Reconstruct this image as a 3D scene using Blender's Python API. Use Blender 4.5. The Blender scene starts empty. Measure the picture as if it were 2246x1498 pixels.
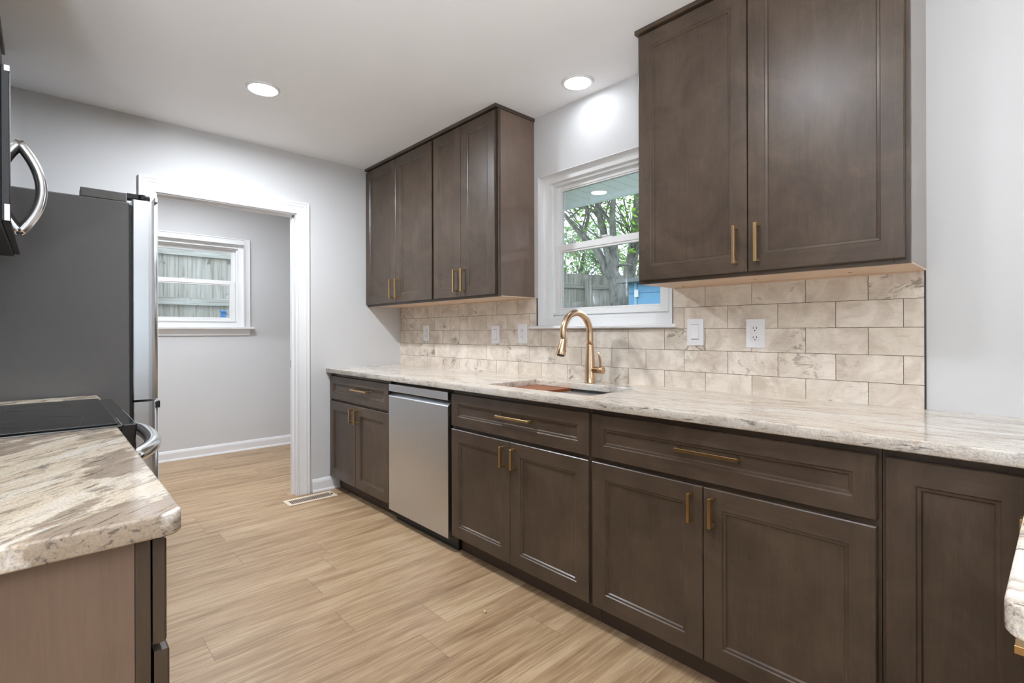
import bpy, bmesh, math, random
from mathutils import Vector, Matrix
random.seed(7)
S = bpy.context.scene
C = S.collection
D = bpy.data

# ---------------------------------------------------------------- camera, world, exposure
cam_data = D.cameras.new('camera')
cam = D.objects.new('camera', cam_data)
C.objects.link(cam)
S.camera = cam
YAW, ROLL = math.radians(43.0371), math.radians(-0.1628)
F = Vector((math.sin(YAW), math.cos(YAW), 0))
R = Vector((math.cos(YAW), -math.sin(YAW), 0))
U = Vector((0, 0, 1))
R2 = R * math.cos(ROLL) + U * math.sin(ROLL)
U2 = U * math.cos(ROLL) - R * math.sin(ROLL)
m = Matrix((R2, U2, -F)).transposed().to_4x4()
m.translation = Vector((-2.1865, -3.7227, 1.1804))
cam.matrix_world = m
cam_data.sensor_width = 36.0
cam_data.lens = 1099.124 / 2246 * 36.0
cam_data.shift_y = -20.375 / 2246
cam_data.clip_start = 0.02

vs = S.view_settings
vs.view_transform = 'Standard'
vs.look = 'None'
vs.gamma = 1.0
vs.use_curve_mapping = False
vs.exposure = 2.1
S.cycles.use_denoising = True
S.cycles.max_bounces = 10
S.cycles.diffuse_bounces = 6
S.cycles.glossy_bounces = 4
S.cycles.transparent_max_bounces = 24
S.cycles.caustics_reflective = False
S.cycles.caustics_refractive = False
S.cycles.sample_clamp_indirect = 8.0

LAMP = 225.0           # radiance of the LED diffusers
UP = 120.0              # radiance of the fill light added behind the camera
SKY = 0.72

W = D.worlds.new('overcast_sky')
S.world = W
W.use_nodes = True
wn = W.node_tree
wn.nodes.clear()
wo = wn.nodes.new('ShaderNodeOutputWorld')
wb = wn.nodes.new('ShaderNodeBackground')
wt = wn.nodes.new('ShaderNodeTexCoord')
wsx = wn.nodes.new('ShaderNodeSeparateXYZ')
wr = wn.nodes.new('ShaderNodeValToRGB')
wn.links.new(wt.outputs['Generated'], wsx.inputs[0])
wn.links.new(wsx.outputs['Z'], wr.inputs[0])
wr.color_ramp.elements[0].position = 0.0
wr.color_ramp.elements[0].color = (0.80, 0.90, 0.97, 1)
wr.color_ramp.elements[1].position = 0.8
wr.color_ramp.elements[1].color = (0.78, 0.92, 1.0, 1)
wn.links.new(wr.outputs[0], wb.inputs['Color'])
wb.inputs['Strength'].default_value = SKY
wn.links.new(wb.outputs[0], wo.inputs[0])

# ---------------------------------------------------------------- material helpers
class NT:
    def __init__(s, name):
        s.m = D.materials.new(name)
        s.m.use_nodes = True
        s.t = s.m.node_tree
        s.t.nodes.clear()
        s.out = s.t.nodes.new('ShaderNodeOutputMaterial')

    def n(s, typ, **kw):
        nd = s.t.nodes.new('ShaderNode' + typ)
        for k, v in kw.items():
            setattr(nd, k, v)
        return nd

    def put(s, sock, v):
        if v is None:
            return
        if isinstance(v, bpy.types.NodeSocket):
            s.t.links.new(v, sock)
        else:
            if isinstance(v, (tuple, list)) and len(v) == 3 and sock.type == 'RGBA':
                v = (*v, 1)
            sock.default_value = v

    def math(s, op, a, b=None, c=None, clamp=False):
        nd = s.n('Math', operation=op, use_clamp=clamp)
        for i, v in enumerate((a, b, c)):
            s.put(nd.inputs[i], v)
        return nd.outputs[0]

    def coord(s, kind='Object'):
        return s.n('TexCoord').outputs[kind]

    def mapping(s, vec, scale=(1, 1, 1), rot=(0, 0, 0), loc=(0, 0, 0)):
        nd = s.n('Mapping')
        s.put(nd.inputs['Vector'], vec)
        nd.inputs['Scale'].default_value = scale
        nd.inputs['Rotation'].default_value = rot
        nd.inputs['Location'].default_value = loc
        return nd.outputs[0]

    def noise(s, vec, scale, detail=3, rough=0.55, dist=0.0, color=False):
        nd = s.n('TexNoise')
        s.put(nd.inputs['Vector'], vec)
        nd.inputs['Scale'].default_value = scale
        nd.inputs['Detail'].default_value = detail
        nd.inputs['Roughness'].default_value = rough
        nd.inputs['Distortion'].default_value = dist
        return nd.outputs['Color' if color else 'Fac']

    def ramp(s, fac, stops):
        nd = s.n('ValToRGB')
        s.put(nd.inputs[0], fac)
        el = nd.color_ramp.elements
        while len(el) < len(stops):
            el.new(0.5)
        for e, (p, c) in zip(el, stops):
            e.position = p
            e.color = (*c, 1) if isinstance(c, (tuple, list)) else (c, c, c, 1)
        return nd.outputs[0]

    def mix(s, fac, a, b, mode='MIX'):
        nd = s.n('Mix', data_type='RGBA', blend_type=mode)
        s.put(nd.inputs[0], fac)
        s.put(nd.inputs[6], a)
        s.put(nd.inputs[7], b)
        return nd.outputs[2]

    def bump(s, h, strength=0.2, dist=0.002):
        nd = s.n('Bump')
        s.put(nd.inputs['Height'], h)
        nd.inputs['Strength'].default_value = strength
        nd.inputs['Distance'].default_value = dist
        return nd.outputs[0]

    def bsdf(s, color, rough=0.5, metal=0.0, normal=None, spec=0.5, coat=0.0, coat_rough=0.1, emit=None, emit_s=0):
        nd = s.n('BsdfPrincipled')
        s.put(nd.inputs['Base Color'], color)
        s.put(nd.inputs['Roughness'], rough)
        s.put(nd.inputs['Metallic'], metal)
        s.put(nd.inputs['Specular IOR Level'], spec)
        s.put(nd.inputs['Coat Weight'], coat)
        s.put(nd.inputs['Coat Roughness'], coat_rough)
        if normal is not None:
            s.put(nd.inputs['Normal'], normal)
        if emit is not None:
            s.put(nd.inputs['Emission Color'], emit)
            s.put(nd.inputs['Emission Strength'], emit_s)
        s.t.links.new(nd.outputs[0], s.out.inputs[0])
        return s.m


def srgb(r, g, b):
    f = lambda c: (c / 255 / 12.92) if c / 255 <= 0.04045 else ((c / 255 + 0.055) / 1.055) ** 2.4
    return (f(r), f(g), f(b))


def mat_paint(name, col, rough=0.6, bump=0.05):
    t = NT(name)
    o = t.coord()
    h = t.noise(o, 220, 2)
    v = t.noise(o, 1.3, 3)
    c = t.mix(t.ramp(v, [(0.3, 0.0), (0.7, 1.0)]), tuple(x * 0.97 for x in col), col)
    return t.bsdf(c, rough, normal=t.bump(h, bump, 0.001), spec=0.35)


def mat_wood(name, dark, mid, light, rough=0.33, blotch=0.75, spec=0.55, coat=0.0):
    t = NT(name)
    uv = t.coord('UV')
    o = t.coord()
    g1 = t.noise(t.mapping(uv, (260, 12, 1)), 1.0, 4, 0.6)
    g2 = t.noise(t.mapping(uv, (38, 2.2, 1)), 1.0, 4, 0.6, 1.2)
    b = t.noise(o, 4.5, 6, 0.68, 0.8)
    f = t.math('ADD', t.math('MULTIPLY', g1, 0.26), t.math('MULTIPLY', g2, 0.24))
    f = t.math('ADD', f, t.math('MULTIPLY', b, blotch))
    f = t.math('SUBTRACT', f, 0.25 + blotch / 2 - 0.5)
    c = t.ramp(f, [(0.28, dark), (0.5, mid), (0.74, light)])
    pores = t.noise(t.mapping(uv, (900, 40, 1)), 1.0, 2, 0.5)
    r = t.math('ADD', rough - 0.06, t.math('MULTIPLY', g1, 0.12))
    return t.bsdf(c, r, normal=t.bump(t.math('ADD', pores, t.math('MULTIPLY', g2, 0.6)), 0.12, 0.001), spec=spec, coat=coat, coat_rough=0.07)


def mat_granite(name, angle, seed=0.0, cols=((212, 192, 166), (228, 214, 192), (236, 230, 220)), veins=1.0, patch=0.85, cut=0.545):
    t = NT(name)
    o = t.coord()
    base = t.mapping(o, (1, 1, 1), (0, 0, angle), (seed, seed * 1.7, seed * 0.3))
    warp = t.noise(base, 2.2, 4, 0.6, 0, True)
    vadd = t.n('VectorMath', operation='MULTIPLY_ADD')
    t.put(vadd.inputs[0], warp)
    vadd.inputs[1].default_value = (0.25, 0.10, 0.10)
    t.put(vadd.inputs[2], base)
    w = vadd.outputs[0]
    st = t.mapping(w, (1.6, 9.0, 9.0))
    big = t.noise(t.mapping(w, (1.9, 5.2, 5.2)), 1.35, 7, 0.62, 0.3)
    med = t.noise(t.mapping(w, (4.0, 34.0, 30.0)), 1.0, 6, 0.68, 0.5)
    fine = t.noise(t.mapping(w, (14.0, 120.0, 110.0)), 1.0, 4, 0.65)
    grain = t.noise(o, 260, 2, 0.6)
    cream = t.ramp(t.noise(st, 1.7, 4, 0.6), [(0.3, srgb(*cols[0])), (0.55, srgb(*cols[1])), (0.75, srgb(*cols[2]))])
    col = t.mix(t.ramp(big, [(cut, 0.0), (cut + 0.03, patch)]), cream, srgb(158, 140, 122))
    streak = t.ramp(med, [(0.52, 0.0), (0.70, 0.8 * veins)])
    col = t.mix(streak, col, srgb(138, 118, 100))
    dk = t.math('MULTIPLY', t.ramp(fine, [(0.53, 0.0), (0.66, 1.0)]), t.ramp(t.noise(st, 2.6, 3), [(0.42, 0.0), (0.60, 1.0)]))
    dk = t.math('MAXIMUM', dk, t.math('MULTIPLY', t.ramp(fine, [(0.56, 0.0), (0.64, 0.8)]), t.ramp(big, [(0.53, 0.0), (0.60, 1.0)])))
    col = t.mix(dk, col, srgb(84, 76, 70))
    rust = t.math('MULTIPLY', t.ramp(t.noise(t.mapping(w, (20, 50, 40)), 1.0, 3), [(0.66, 0.0), (0.76, 0.5)]), 1.0)
    col = t.mix(rust, col, srgb(170, 120, 76))
    wv = t.ramp(t.noise(t.mapping(w, (3.0, 26.0, 22.0), loc=(4, 2, 1)), 1.0, 4), [(0.58, 0.0), (0.70, 0.7)])
    col = t.mix(wv, col, srgb(240, 236, 230))
    col = t.mix(t.ramp(grain, [(0.35, 0.35), (0.58, 0.0)]), col, srgb(120, 110, 100))
    return t.bsdf(col, 0.13, spec=0.5)


def mat_tile():
    t = NT('distressed_subway_tile')
    o = t.coord()
    sx = t.n('SeparateXYZ')
    t.put(sx.inputs[0], o)
    wob = t.noise(o, 55, 2, 0.5, 0, True)
    cx = t.n('CombineXYZ')
    t.put(cx.inputs[0], t.math('MULTIPLY', sx.outputs[1], -1))
    t.put(cx.inputs[1], sx.outputs[2])
    va = t.n('VectorMath', operation='MULTIPLY_ADD')
    t.put(va.inputs[0], wob)
    va.inputs[1].default_value = (0.0030, 0.0022, 0)
    t.put(va.inputs[2], cx.outputs[0])
    v = va.outputs[0]
    TW, TH = 0.2044, 0.0995
    v = t.mapping(v, (1, 1, 1), (0, 0, 0), (TW - 0.2095 - 0.0015, -0.0011, 0))
    br = t.n('TexBrick', offset=0.5, offset_frequency=2, squash=1.0)
    t.put(br.inputs['Vector'], v)
    br.inputs['Scale'].default_value = 1.0
    br.inputs['Mortar Size'].default_value = 0.0011
    br.inputs['Mortar Smooth'].default_value = 0.25
    br.inputs['Bias'].default_value = 0.0
    br.inputs['Brick Width'].default_value = TW
    br.inputs['Row Height'].default_value = TH
    br.inputs['Color1'].default_value = (0, 0, 0, 1)
    br.inputs['Color2'].default_value = (1, 1, 1, 1)
    br.inputs['Mortar'].default_value = (0, 0, 0, 1)
    rnd = br.outputs['Color']
    mort = br.outputs['Fac']
    # every tile gets its own piece of pattern
    off = t.n('VectorMath', operation='MULTIPLY_ADD')
    t.put(off.inputs[0], rnd)
    off.inputs[1].default_value = (37.0, 19.0, 11.0)
    t.put(off.inputs[2], o)
    p = off.outputs[0]
    tone = t.ramp(rnd, [(0.0, srgb(222, 211, 196)), (0.5, srgb(231, 221, 208)), (1.0, srgb(226, 217, 205))])
    wash = t.noise(p, 9, 5, 0.6, 0.8)
    col = t.mix(t.ramp(wash, [(0.40, 0.0), (0.66, 0.75)]), tone, srgb(190, 176, 160))
    worn_mask = t.ramp(rnd, [(0.60, 0.0), (0.72, 1.0)])
    worn = t.noise(t.mapping(p, (1, 1.0, 1.6)), 16, 8, 0.75, 0.7)
    worn = t.ramp(worn, [(0.52, 0.0), (0.60, 0.95)])
    region = t.ramp(t.noise(p, 7, 3), [(0.46, 0.0), (0.55, 1.0)])
    wm = t.math('MULTIPLY', t.math('MULTIPLY', worn, region), worn_mask)
    col = t.mix(wm, col, srgb(144, 130, 116))
    hs = t.noise(t.mapping(p, (1, 22, 140)), 1.0, 4, 0.6)
    col = t.mix(t.ramp(hs, [(0.55, 0.0), (0.75, 0.28)]), col, srgb(150, 132, 112))
    gr = t.noise(o, 340, 3, 0.7)
    col = t.mix(t.ramp(gr, [(0.3, 0.18), (0.55, 0.0)]), col, srgb(140, 124, 106))
    col = t.mix(mort, col, srgb(96, 80, 64))
    h = t.math('SUBTRACT', t.math('MULTIPLY', gr, 0.25), mort)
    return t.bsdf(col, 0.55, normal=t.bump(h, 0.5, 0.0015), spec=0.35)


def mat_floor():
    t = NT('oak_vinyl_plank')
    o = t.coord()
    sx = t.n('SeparateXYZ')
    t.put(sx.inputs[0], o)
    X, Y = sx.outputs[0], sx.outputs[1]
    PW, PL = 0.189, 1.22
    rowf = t.math('DIVIDE', t.math('MULTIPLY', t.math('ADD', Y, 0.724), -1), PW)
    row = t.math('FLOOR', rowf)
    wnz = t.n('TexWhiteNoise', noise_dimensions='1D')
    t.put(wnz.inputs['W'], t.math('ADD', row, 13.37))
    offs = t.math('MULTIPLY', wnz.outputs['Value'], PL)
    for k, xj in {0: -1.444, 2: -1.123, 4: -1.74, 5: -1.29, 6: -0.99}.items():
        sel = t.math('COMPARE', row, float(k), 0.4)
        d = t.math('SUBTRACT', (-xj) % PL, offs)
        offs = t.math('ADD', offs, t.math('MULTIPLY', sel, d))
    colf = t.math('DIVIDE', t.math('ADD', X, offs), PL)
    colI = t.math('FLOOR', colf)
    ident = t.math('ADD', t.math('MULTIPLY', row, 7.13), t.math('MULTIPLY', colI, 3.71))
    w2 = t.n('TexWhiteNoise', noise_dimensions='1D')
    t.put(w2.inputs['W'], ident)
    rnd = w2.outputs['Value']
    cz = t.n('CombineXYZ')
    t.put(cz.inputs[0], X)
    t.put(cz.inputs[1], Y)
    t.put(cz.inputs[2], t.math('MULTIPLY', rnd, 40.0))
    p = cz.outputs[0]
    longs = t.noise(t.mapping(p, (1.3, 15.0, 1)), 1.0, 4, 0.55, 0.9)
    fine = t.noise(t.mapping(p, (5.0, 170.0, 1)), 1.0, 4, 0.65)
    cath = t.noise(t.mapping(p, (2.6, 42.0, 1)), 1.0, 4, 0.6, 1.6)
    f = t.math('ADD', t.math('MULTIPLY', longs, 0.62), t.math('MULTIPLY', cath, 0.38))
    f = t.math('ADD', f, t.math('MULTIPLY', t.math('SUBTRACT', rnd, 0.5), 0.10))
    col = t.ramp(f, [(0.30, srgb(126, 97, 69)), (0.44, srgb(168, 138, 105)), (0.56, srgb(188, 160, 126)), (0.75, srgb(206, 182, 149))])
    col = t.mix(t.ramp(fine, [(0.32, 0.6), (0.54, 0.0)]), col, srgb(118, 92, 68))
    knot = t.noise(t.mapping(p, (2.2, 9.0, 1)), 1.0, 2, 0.5)
    col = t.mix(t.ramp(knot, [(0.72, 0.0), (0.80, 0.45)]), col, srgb(110, 86, 64))
    fr = t.math('FRACT', rowf)
    dy = t.math('MULTIPLY', t.math('MINIMUM', fr, t.math('SUBTRACT', 1.0, fr)), PW)
    fc = t.math('FRACT', colf)
    dx = t.math('MULTIPLY', t.math('MINIMUM', fc, t.math('SUBTRACT', 1.0, fc)), PL)
    seam = t.math('LESS_THAN', t.math('MINIMUM', dx, t.math('MULTIPLY', dy, 1.6)), 0.0011)
    col = t.mix(t.math('MULTIPLY', seam, 0.6), col, srgb(92, 72, 54))
    h = t.math('SUBTRACT', t.math('ADD', fine, t.math('MULTIPLY', cath, 0.5)), t.math('MULTIPLY', seam, 1.5))
    r = t.math('ADD', 0.30, t.math('MULTIPLY', fine, 0.20))
    return t.bsdf(col, r, normal=t.bump(h, 0.22, 0.0012), spec=0.5)


def mat_metal(name, col, rough=0.3, brush=None, metal=1.0):
    t = NT(name)
    o = t.coord()
    n = t.noise(t.mapping(o, brush or (40, 40, 40)), 1.0, 3, 0.6)
    c = t.mix(n, tuple(x * 0.97 for x in col), tuple(min(1, x * 1.03) for x in col))
    r = t.math('ADD', rough - 0.03, t.math('MULTIPLY', n, 0.06))
    return t.bsdf(c, r, metal)


def mat_plain(name, col, rough=0.5, spec=0.5, coat=0.0, coat_rough=0.05):
    t = NT(name)
    n = t.noise(t.coord(), 30, 2)
    c = t.mix(n, tuple(x * 0.95 for x in col), tuple(min(1, x * 1.04) for x in col))
    return t.bsdf(c, rough, spec=spec, coat=coat, coat_rough=coat_rough)


def mat_glass():
    t = NT('window_glass')
    tr = t.n('BsdfTransparent')
    tr.inputs[0].default_value = (0.960, 0.978, 0.995, 1)
    gl = t.n('BsdfGlossy')
    gl.inputs['Roughness'].default_value = 0.0
    fr = t.n('Fresnel')
    fr.inputs['IOR'].default_value = 1.45
    mx = t.n('MixShader')
    t.t.links.new(fr.outputs[0], mx.inputs[0])
    t.t.links.new(tr.outputs[0], mx.inputs[1])
    t.t.links.new(gl.outputs[0], mx.inputs[2])
    t.t.links.new(mx.outputs[0], t.out.inputs[0])
    return t.m


def mat_lamp(name, s):
    t = NT(name)
    return t.bsdf((0.9, 0.9, 0.88), 0.5, emit=(0.90, 0.955, 1.03), emit_s=s)


def mat_weathered(name, a, b, c, sc=(30, 30, 1.5)):
    t = NT(name)
    o = t.coord()
    n = t.noise(t.mapping(o, sc), 1.0, 4, 0.6, 0.6)
    k = t.noise(t.mapping(o, (9, 9, 5)), 1.0, 2)
    col = t.ramp(n, [(0.3, a), (0.5, b), (0.7, c)])
    col = t.mix(t.ramp(k, [(0.68, 0.0), (0.74, 0.7)]), col, tuple(x * 0.5 for x in a))
    return t.bsdf(col, 0.8, spec=0.2)


def mat_leaf(name, a, b):
    t = NT(name)
    n = t.noise(t.coord(), 3.0, 3)
    col = t.ramp(n, [(0.35, a), (0.65, b)])
    nd = t.n('BsdfDiffuse')
    t.put(nd.inputs[0], col)
    tl = t.n('BsdfTranslucent')
    t.put(tl.inputs[0], col)
    mx = t.n('MixShader')
    mx.inputs[0].default_value = 0.4
    t.t.links.new(nd.outputs[0], mx.inputs[1])
    t.t.links.new(tl.outputs[0], mx.inputs[2])
    t.t.links.new(mx.outputs[0], t.out.inputs[0])
    return t.m


def mat_siding(name, col):
    t = NT(name)
    o = t.coord()
    sx = t.n('SeparateXYZ')
    t.put(sx.inputs[0], o)
    fr = t.math('FRACT', t.math('DIVIDE', sx.outputs[2], 0.2))
    g = t.math('LESS_THAN', fr, 0.06)
    c = t.mix(t.noise(t.mapping(o, (40, 40, 4)), 1, 3), tuple(x * 0.9 for x in col), col)
    return t.bsdf(t.mix(t.math('MULTIPLY', g, 0.7), c, tuple(x * 0.3 for x in col)), 0.6)


def mat_soffit():
    t = NT('perforated_soffit')
    o = t.coord()
    sx = t.n('SeparateXYZ')
    t.put(sx.inputs[0], o)
    fr = t.math('FRACT', t.math('DIVIDE', sx.outputs[1], 0.10))
    g = t.math('LESS_THAN', fr, 0.05)
    vor = t.math('LESS_THAN', t.noise(o, 420, 1), 0.40)
    col = srgb(236, 244, 245)
    c = t.mix(t.math('MULTIPLY', vor, 0.35), col, srgb(120, 134, 138))
    return t.bsdf(t.mix(t.math('MULTIPLY', g, 0.6), c, srgb(130, 145, 150)), 0.5)


M = {
    'wall': mat_paint('pale_grey_wall_paint', srgb(207, 207, 207)),
    'ceiling': mat_paint('white_ceiling_paint', srgb(245, 245, 245), 0.7),
    'trim': mat_paint('white_satin_trim', srgb(230, 230, 230), 0.35, 0.01),
    'vinyl': mat_paint('white_window_vinyl', srgb(236, 236, 235), 0.35, 0.01),
    'floor': mat_floor(),
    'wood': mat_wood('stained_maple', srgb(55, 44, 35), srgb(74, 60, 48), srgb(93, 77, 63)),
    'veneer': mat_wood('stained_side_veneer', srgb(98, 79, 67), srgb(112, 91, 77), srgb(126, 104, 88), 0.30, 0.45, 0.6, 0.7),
    'toe': mat_wood('toe_kick_board', srgb(60, 46, 38), srgb(70, 55, 45), srgb(80, 64, 52), 0.5, 0.3),
    'raw': mat_wood('raw_maple_underside', srgb(192, 162, 134), srgb(208, 180, 154), srgb(220, 196, 172), 0.5, 0.3),
    'inside': mat_plain('cabinet_interior', srgb(60, 48, 40), 0.7),
    'granite': mat_granite('polished_granite', math.radians(90), 3.1, ((222, 210, 193), (234, 225, 212), (242, 238, 232)), 0.85, 0.30),
    'granite_left': mat_granite('polished_granite_cross_vein', math.radians(-46), 5.2, cut=0.528),
    'tile': mat_tile(),
    'brass': mat_metal('brushed_brass', srgb(204, 172, 124), 0.30, (60, 60, 60)),
    'gold': mat_metal('champagne_bronze', srgb(214, 182, 150), 0.24, (120, 120, 8)),
    'steel': mat_metal('brushed_stainless', srgb(206, 208, 211), 0.30, (4, 90, 4)),
    'steel_dark': mat_metal('sink_stainless', srgb(110, 108, 106), 0.35, (200, 6, 6)),
    'chrome': mat_metal('polished_handle', srgb(232, 232, 232), 0.18),
    'fridge_side': mat_plain('graphite_side_panel', srgb(112, 111, 111), 0.42, 0.4),
    'hinge': mat_plain('hinge_plastic', srgb(118, 118, 118), 0.5),
    'dark_plastic': mat_plain('black_plastic', srgb(22, 22, 23), 0.4),
    'black_gloss': mat_plain('black_enamel', srgb(14, 14, 15), 0.12, 0.5, 0.6),
    'black_glass': mat_plain('black_ceramic_glass', srgb(20, 20, 21), 0.10, 0.5),
    'mirror_glass': mat_plain('mirror_black_glass', srgb(30, 30, 31), 0.02, 0.6, 1.0, 0.0),
    'mw_side': mat_plain('microwave_black_case', srgb(28, 28, 29), 0.45),
    'plastic': mat_plain('white_wall_plate', srgb(232, 232, 234), 0.35),
    'slot': mat_plain('dark_slot', srgb(40, 38, 38), 0.6),
    'vent': mat_plain('almond_enamel', srgb(226, 208, 184), 0.4),
    'teak': mat_wood('teak_board', srgb(120, 66, 36), srgb(150, 86, 48), srgb(172, 104, 62), 0.45, 0.3),
    'glass': mat_glass(),
    'lamp': mat_lamp('led_diffuser', LAMP),
    'lamp_mid': mat_lamp('softer_led_diffuser', LAMP * 0.20),
    'lamp_low': mat_lamp('added_laundry_diffuser', LAMP * 0.42),  # for the unseen lights added to the laundry room
    'lamp_dim': mat_lamp('dimmed_led_diffuser', LAMP * 0.035),
    'up': mat_lamp('added_fill_glow', UP),  # emission of the fill light added behind the camera
    'metal_edge': mat_metal('dark_tile_edge', srgb(84, 80, 78), 0.4),
    'fence': mat_weathered('weathered_fence', srgb(112, 108, 102), srgb(150, 146, 138), srgb(176, 172, 162)),
    'fence_pale': mat_weathered('pale_new_fence', srgb(150, 140, 128), srgb(186, 180, 172), srgb(204, 200, 194)),
    'fence_rail': mat_weathered('weathered_rail', srgb(112, 108, 102), srgb(150, 146, 138), srgb(176, 172, 162), (2, 2, 60)),
    'fence_pale_rail': mat_weathered('pale_fence_rail', srgb(158, 150, 140), srgb(190, 186, 180), srgb(206, 204, 200), (2, 2, 60)),
    'bark': mat_weathered('grey_bark', srgb(84, 82, 76), srgb(116, 114, 108), srgb(140, 138, 130), (14, 14, 6)),
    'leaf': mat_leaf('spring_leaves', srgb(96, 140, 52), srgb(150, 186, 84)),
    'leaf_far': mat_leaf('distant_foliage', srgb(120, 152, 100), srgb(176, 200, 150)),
    'siding': mat_siding('blue_siding', srgb(120, 168, 205)),
    'shed_trim': mat_plain('pale_blue_trim', srgb(150, 186, 210), 0.6),
    'roof': mat_plain('shed_roof_felt', srgb(120, 122, 120), 0.9),
    'soffit': mat_soffit(),
    'fascia': mat_plain('fascia_aluminium', srgb(238, 246, 246), 0.4),
    'grass': mat_leaf('lawn', srgb(132, 142, 118), srgb(156, 166, 140)),
    'blue': mat_plain('blue_valve_paint', srgb(70, 130, 200), 0.4),
    'crumb': mat_plain('pale_crumb', srgb(226, 196, 150), 0.8),
}

# ---------------------------------------------------------------- mesh helpers
class MB:
    """collects verts / faces / per-corner uv in world coordinates"""
    def __init__(s):
        s.v, s.f, s.uv, s.smooth, s.pid, s.cur = [], [], [], [], [], 0

    def face(s, pts, uvs=None, smooth=False):
        i = len(s.v)
        s.v += [Vector(p) for p in pts]
        s.f.append(list(range(i, i + len(pts))))
        s.uv.append(uvs or [(p[0], p[2]) for p in pts])
        s.smooth.append(smooth)
        s.pid += [s.cur] * len(pts)

    def gface(s, pts, grain=2, off=(0, 0)):
        p = [Vector(q) for q in pts]
        n = (p[1] - p[0]).cross(p[2] - p[0])
        ax = max(range(3), key=lambda i: abs(n[i]))
        t = [i for i in range(3) if i != ax]
        g = grain if grain in t else t[1]
        o = [i for i in t if i != g][0]
        s.face(p, [(q[o] + off[0], q[g] + off[1]) for q in p])

    def box(s, x0, x1, y0, y1, z0, z1, grain=2):
        s.cur += 1
        x0, x1 = sorted((x0, x1)); y0, y1 = sorted((y0, y1)); z0, z1 = sorted((z0, z1))
        off = (random.random() * 9, random.random() * 9)
        a = [(x0, y0, z0), (x1, y0, z0), (x1, y1, z0), (x0, y1, z0), (x0, y0, z1), (x1, y0, z1), (x1, y1, z1), (x0, y1, z1)]
        for q in ((0, 3, 2, 1), (4, 5, 6, 7), (0, 1, 5, 4), (1, 2, 6, 5), (2, 3, 7, 6), (3, 0, 4, 7)):
            s.gface([a[i] for i in q], grain, off)
        return s

    def tube(s, pts, rad, n=12, caps=True, flat=(1, 1)):
        s.cur += 1
        pts = [Vector(p) for p in pts]
        rad = rad if isinstance(rad, (list, tuple)) else [rad] * len(pts)
        rings = []
        up = None
        for i, p in enumerate(pts):
            d = (pts[min(i + 1, len(pts) - 1)] - pts[max(i - 1, 0)]).normalized()
            if up is None:
                up = Vector((0, 0, 1)) if abs(d.z) < 0.9 else Vector((1, 0, 0))
            a = d.cross(up).normalized()
            b = a.cross(d).normalized()
            up = b
            rings.append([p + a * (rad[i] * flat[0] * math.cos(2 * math.pi * k / n)) + b * (rad[i] * flat[1] * math.sin(2 * math.pi * k / n)) for k in range(n)])
        for i in range(len(rings) - 1):
            for k in range(n):
                k2 = (k + 1) % n
                s.face([rings[i][k], rings[i][k2], rings[i + 1][k2], rings[i + 1][k]], smooth=True)
        if caps:
            s.face(list(reversed(rings[0])))
            s.face(rings[-1])
        return s

    def lathe(s, c, prof, n=32, axis=2, caps=True):
        """prof: list of (radius, height) about an axis through c"""
        s.cur += 1
        c = Vector(c)
        t = [i for i in range(3) if i != axis]
        rings = []
        for r, h in prof:
            ring = []
            for k in range(n):
                p = Vector((0, 0, 0))
                p[t[0]] = r * math.cos(2 * math.pi * k / n)
                p[t[1]] = r * math.sin(2 * math.pi * k / n)
                p[axis] = h
                ring.append(c + p)
            rings.append(ring)
        for i in range(len(rings) - 1):
            for k in range(n):
                k2 = (k + 1) % n
                s.face([rings[i][k], rings[i][k2], rings[i + 1][k2], rings[i + 1][k]], smooth=True)
        if caps:
            s.face(list(reversed(rings[0])))
            s.face(rings[-1])
        return s

    def prism(s, poly, a0, a1, fn, grain=2):
        s.cur += 1
        """poly of (u,w) extruded along a; fn(u,w,a)->xyz"""
        n = len(poly)
        for i in range(n):
            j = (i + 1) % n
            s.gface([fn(*poly[i], a0), fn(*poly[j], a0), fn(*poly[j], a1), fn(*poly[i], a1)], grain)
        s.face([fn(*p, a0) for p in poly])
        s.face([fn(*p, a1) for p in reversed(poly)])
        return s

    def build(s, name, mat, parent=None, bevel=0.0, seg=2, loc=None, weld=True):
        root = parent
        while root is not None and root.parent is not None:
            root = root.parent
        L = root.location if root is not None else Vector(loc or (0, 0, 0))
        me = D.meshes.new(name)
        if weld:                    # share corners inside one primitive only
            key, vv, idx = {}, [], []
            for v, p in zip(s.v, s.pid):
                k = (p, round(v.x, 5), round(v.y, 5), round(v.z, 5))
                if k not in key:
                    key[k] = len(vv)
                    vv.append(v - L)
                idx.append(key[k])
            ff, uu, ss = [], [], []
            for f, uvs, sm in zip(s.f, s.uv, s.smooth):
                g, gu = [], []
                for i, q in zip(f, uvs):
                    if idx[i] not in g:
                        g.append(idx[i]); gu.append(q)
                if len(g) > 2:
                    ff.append(g); uu.append(gu); ss.append(sm)
            s.f, s.uv, s.smooth = ff, uu, ss
        else:
            vv = [v - L for v in s.v]
        me.from_pydata(vv, [], s.f)
        ul = me.uv_layers.new(name='UVMap')
        k = 0
        for uvs in s.uv:
            for q in uvs:
                ul.data[k].uv = q
                k += 1
        for p, sm in zip(me.polygons, s.smooth):
            p.use_smooth = sm
        bm = bmesh.new()
        bm.from_mesh(me)
        if weld:
            bmesh.ops.recalc_face_normals(bm, faces=bm.faces)
        bm.to_mesh(me)
        bm.free()
        me.materials.append(mat if not isinstance(mat, str) else M[mat])
        o = D.objects.new(name, me)
        C.objects.link(o)
        if parent is not None:
            o.parent = parent
        else:
            o.location = L
        if bevel:
            b = o.modifiers.new('soft_edges', 'BEVEL')
            b.width = bevel
            b.segments = seg
            b.limit_method = 'ANGLE'
            b.angle_limit = math.radians(35)
        return o


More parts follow.
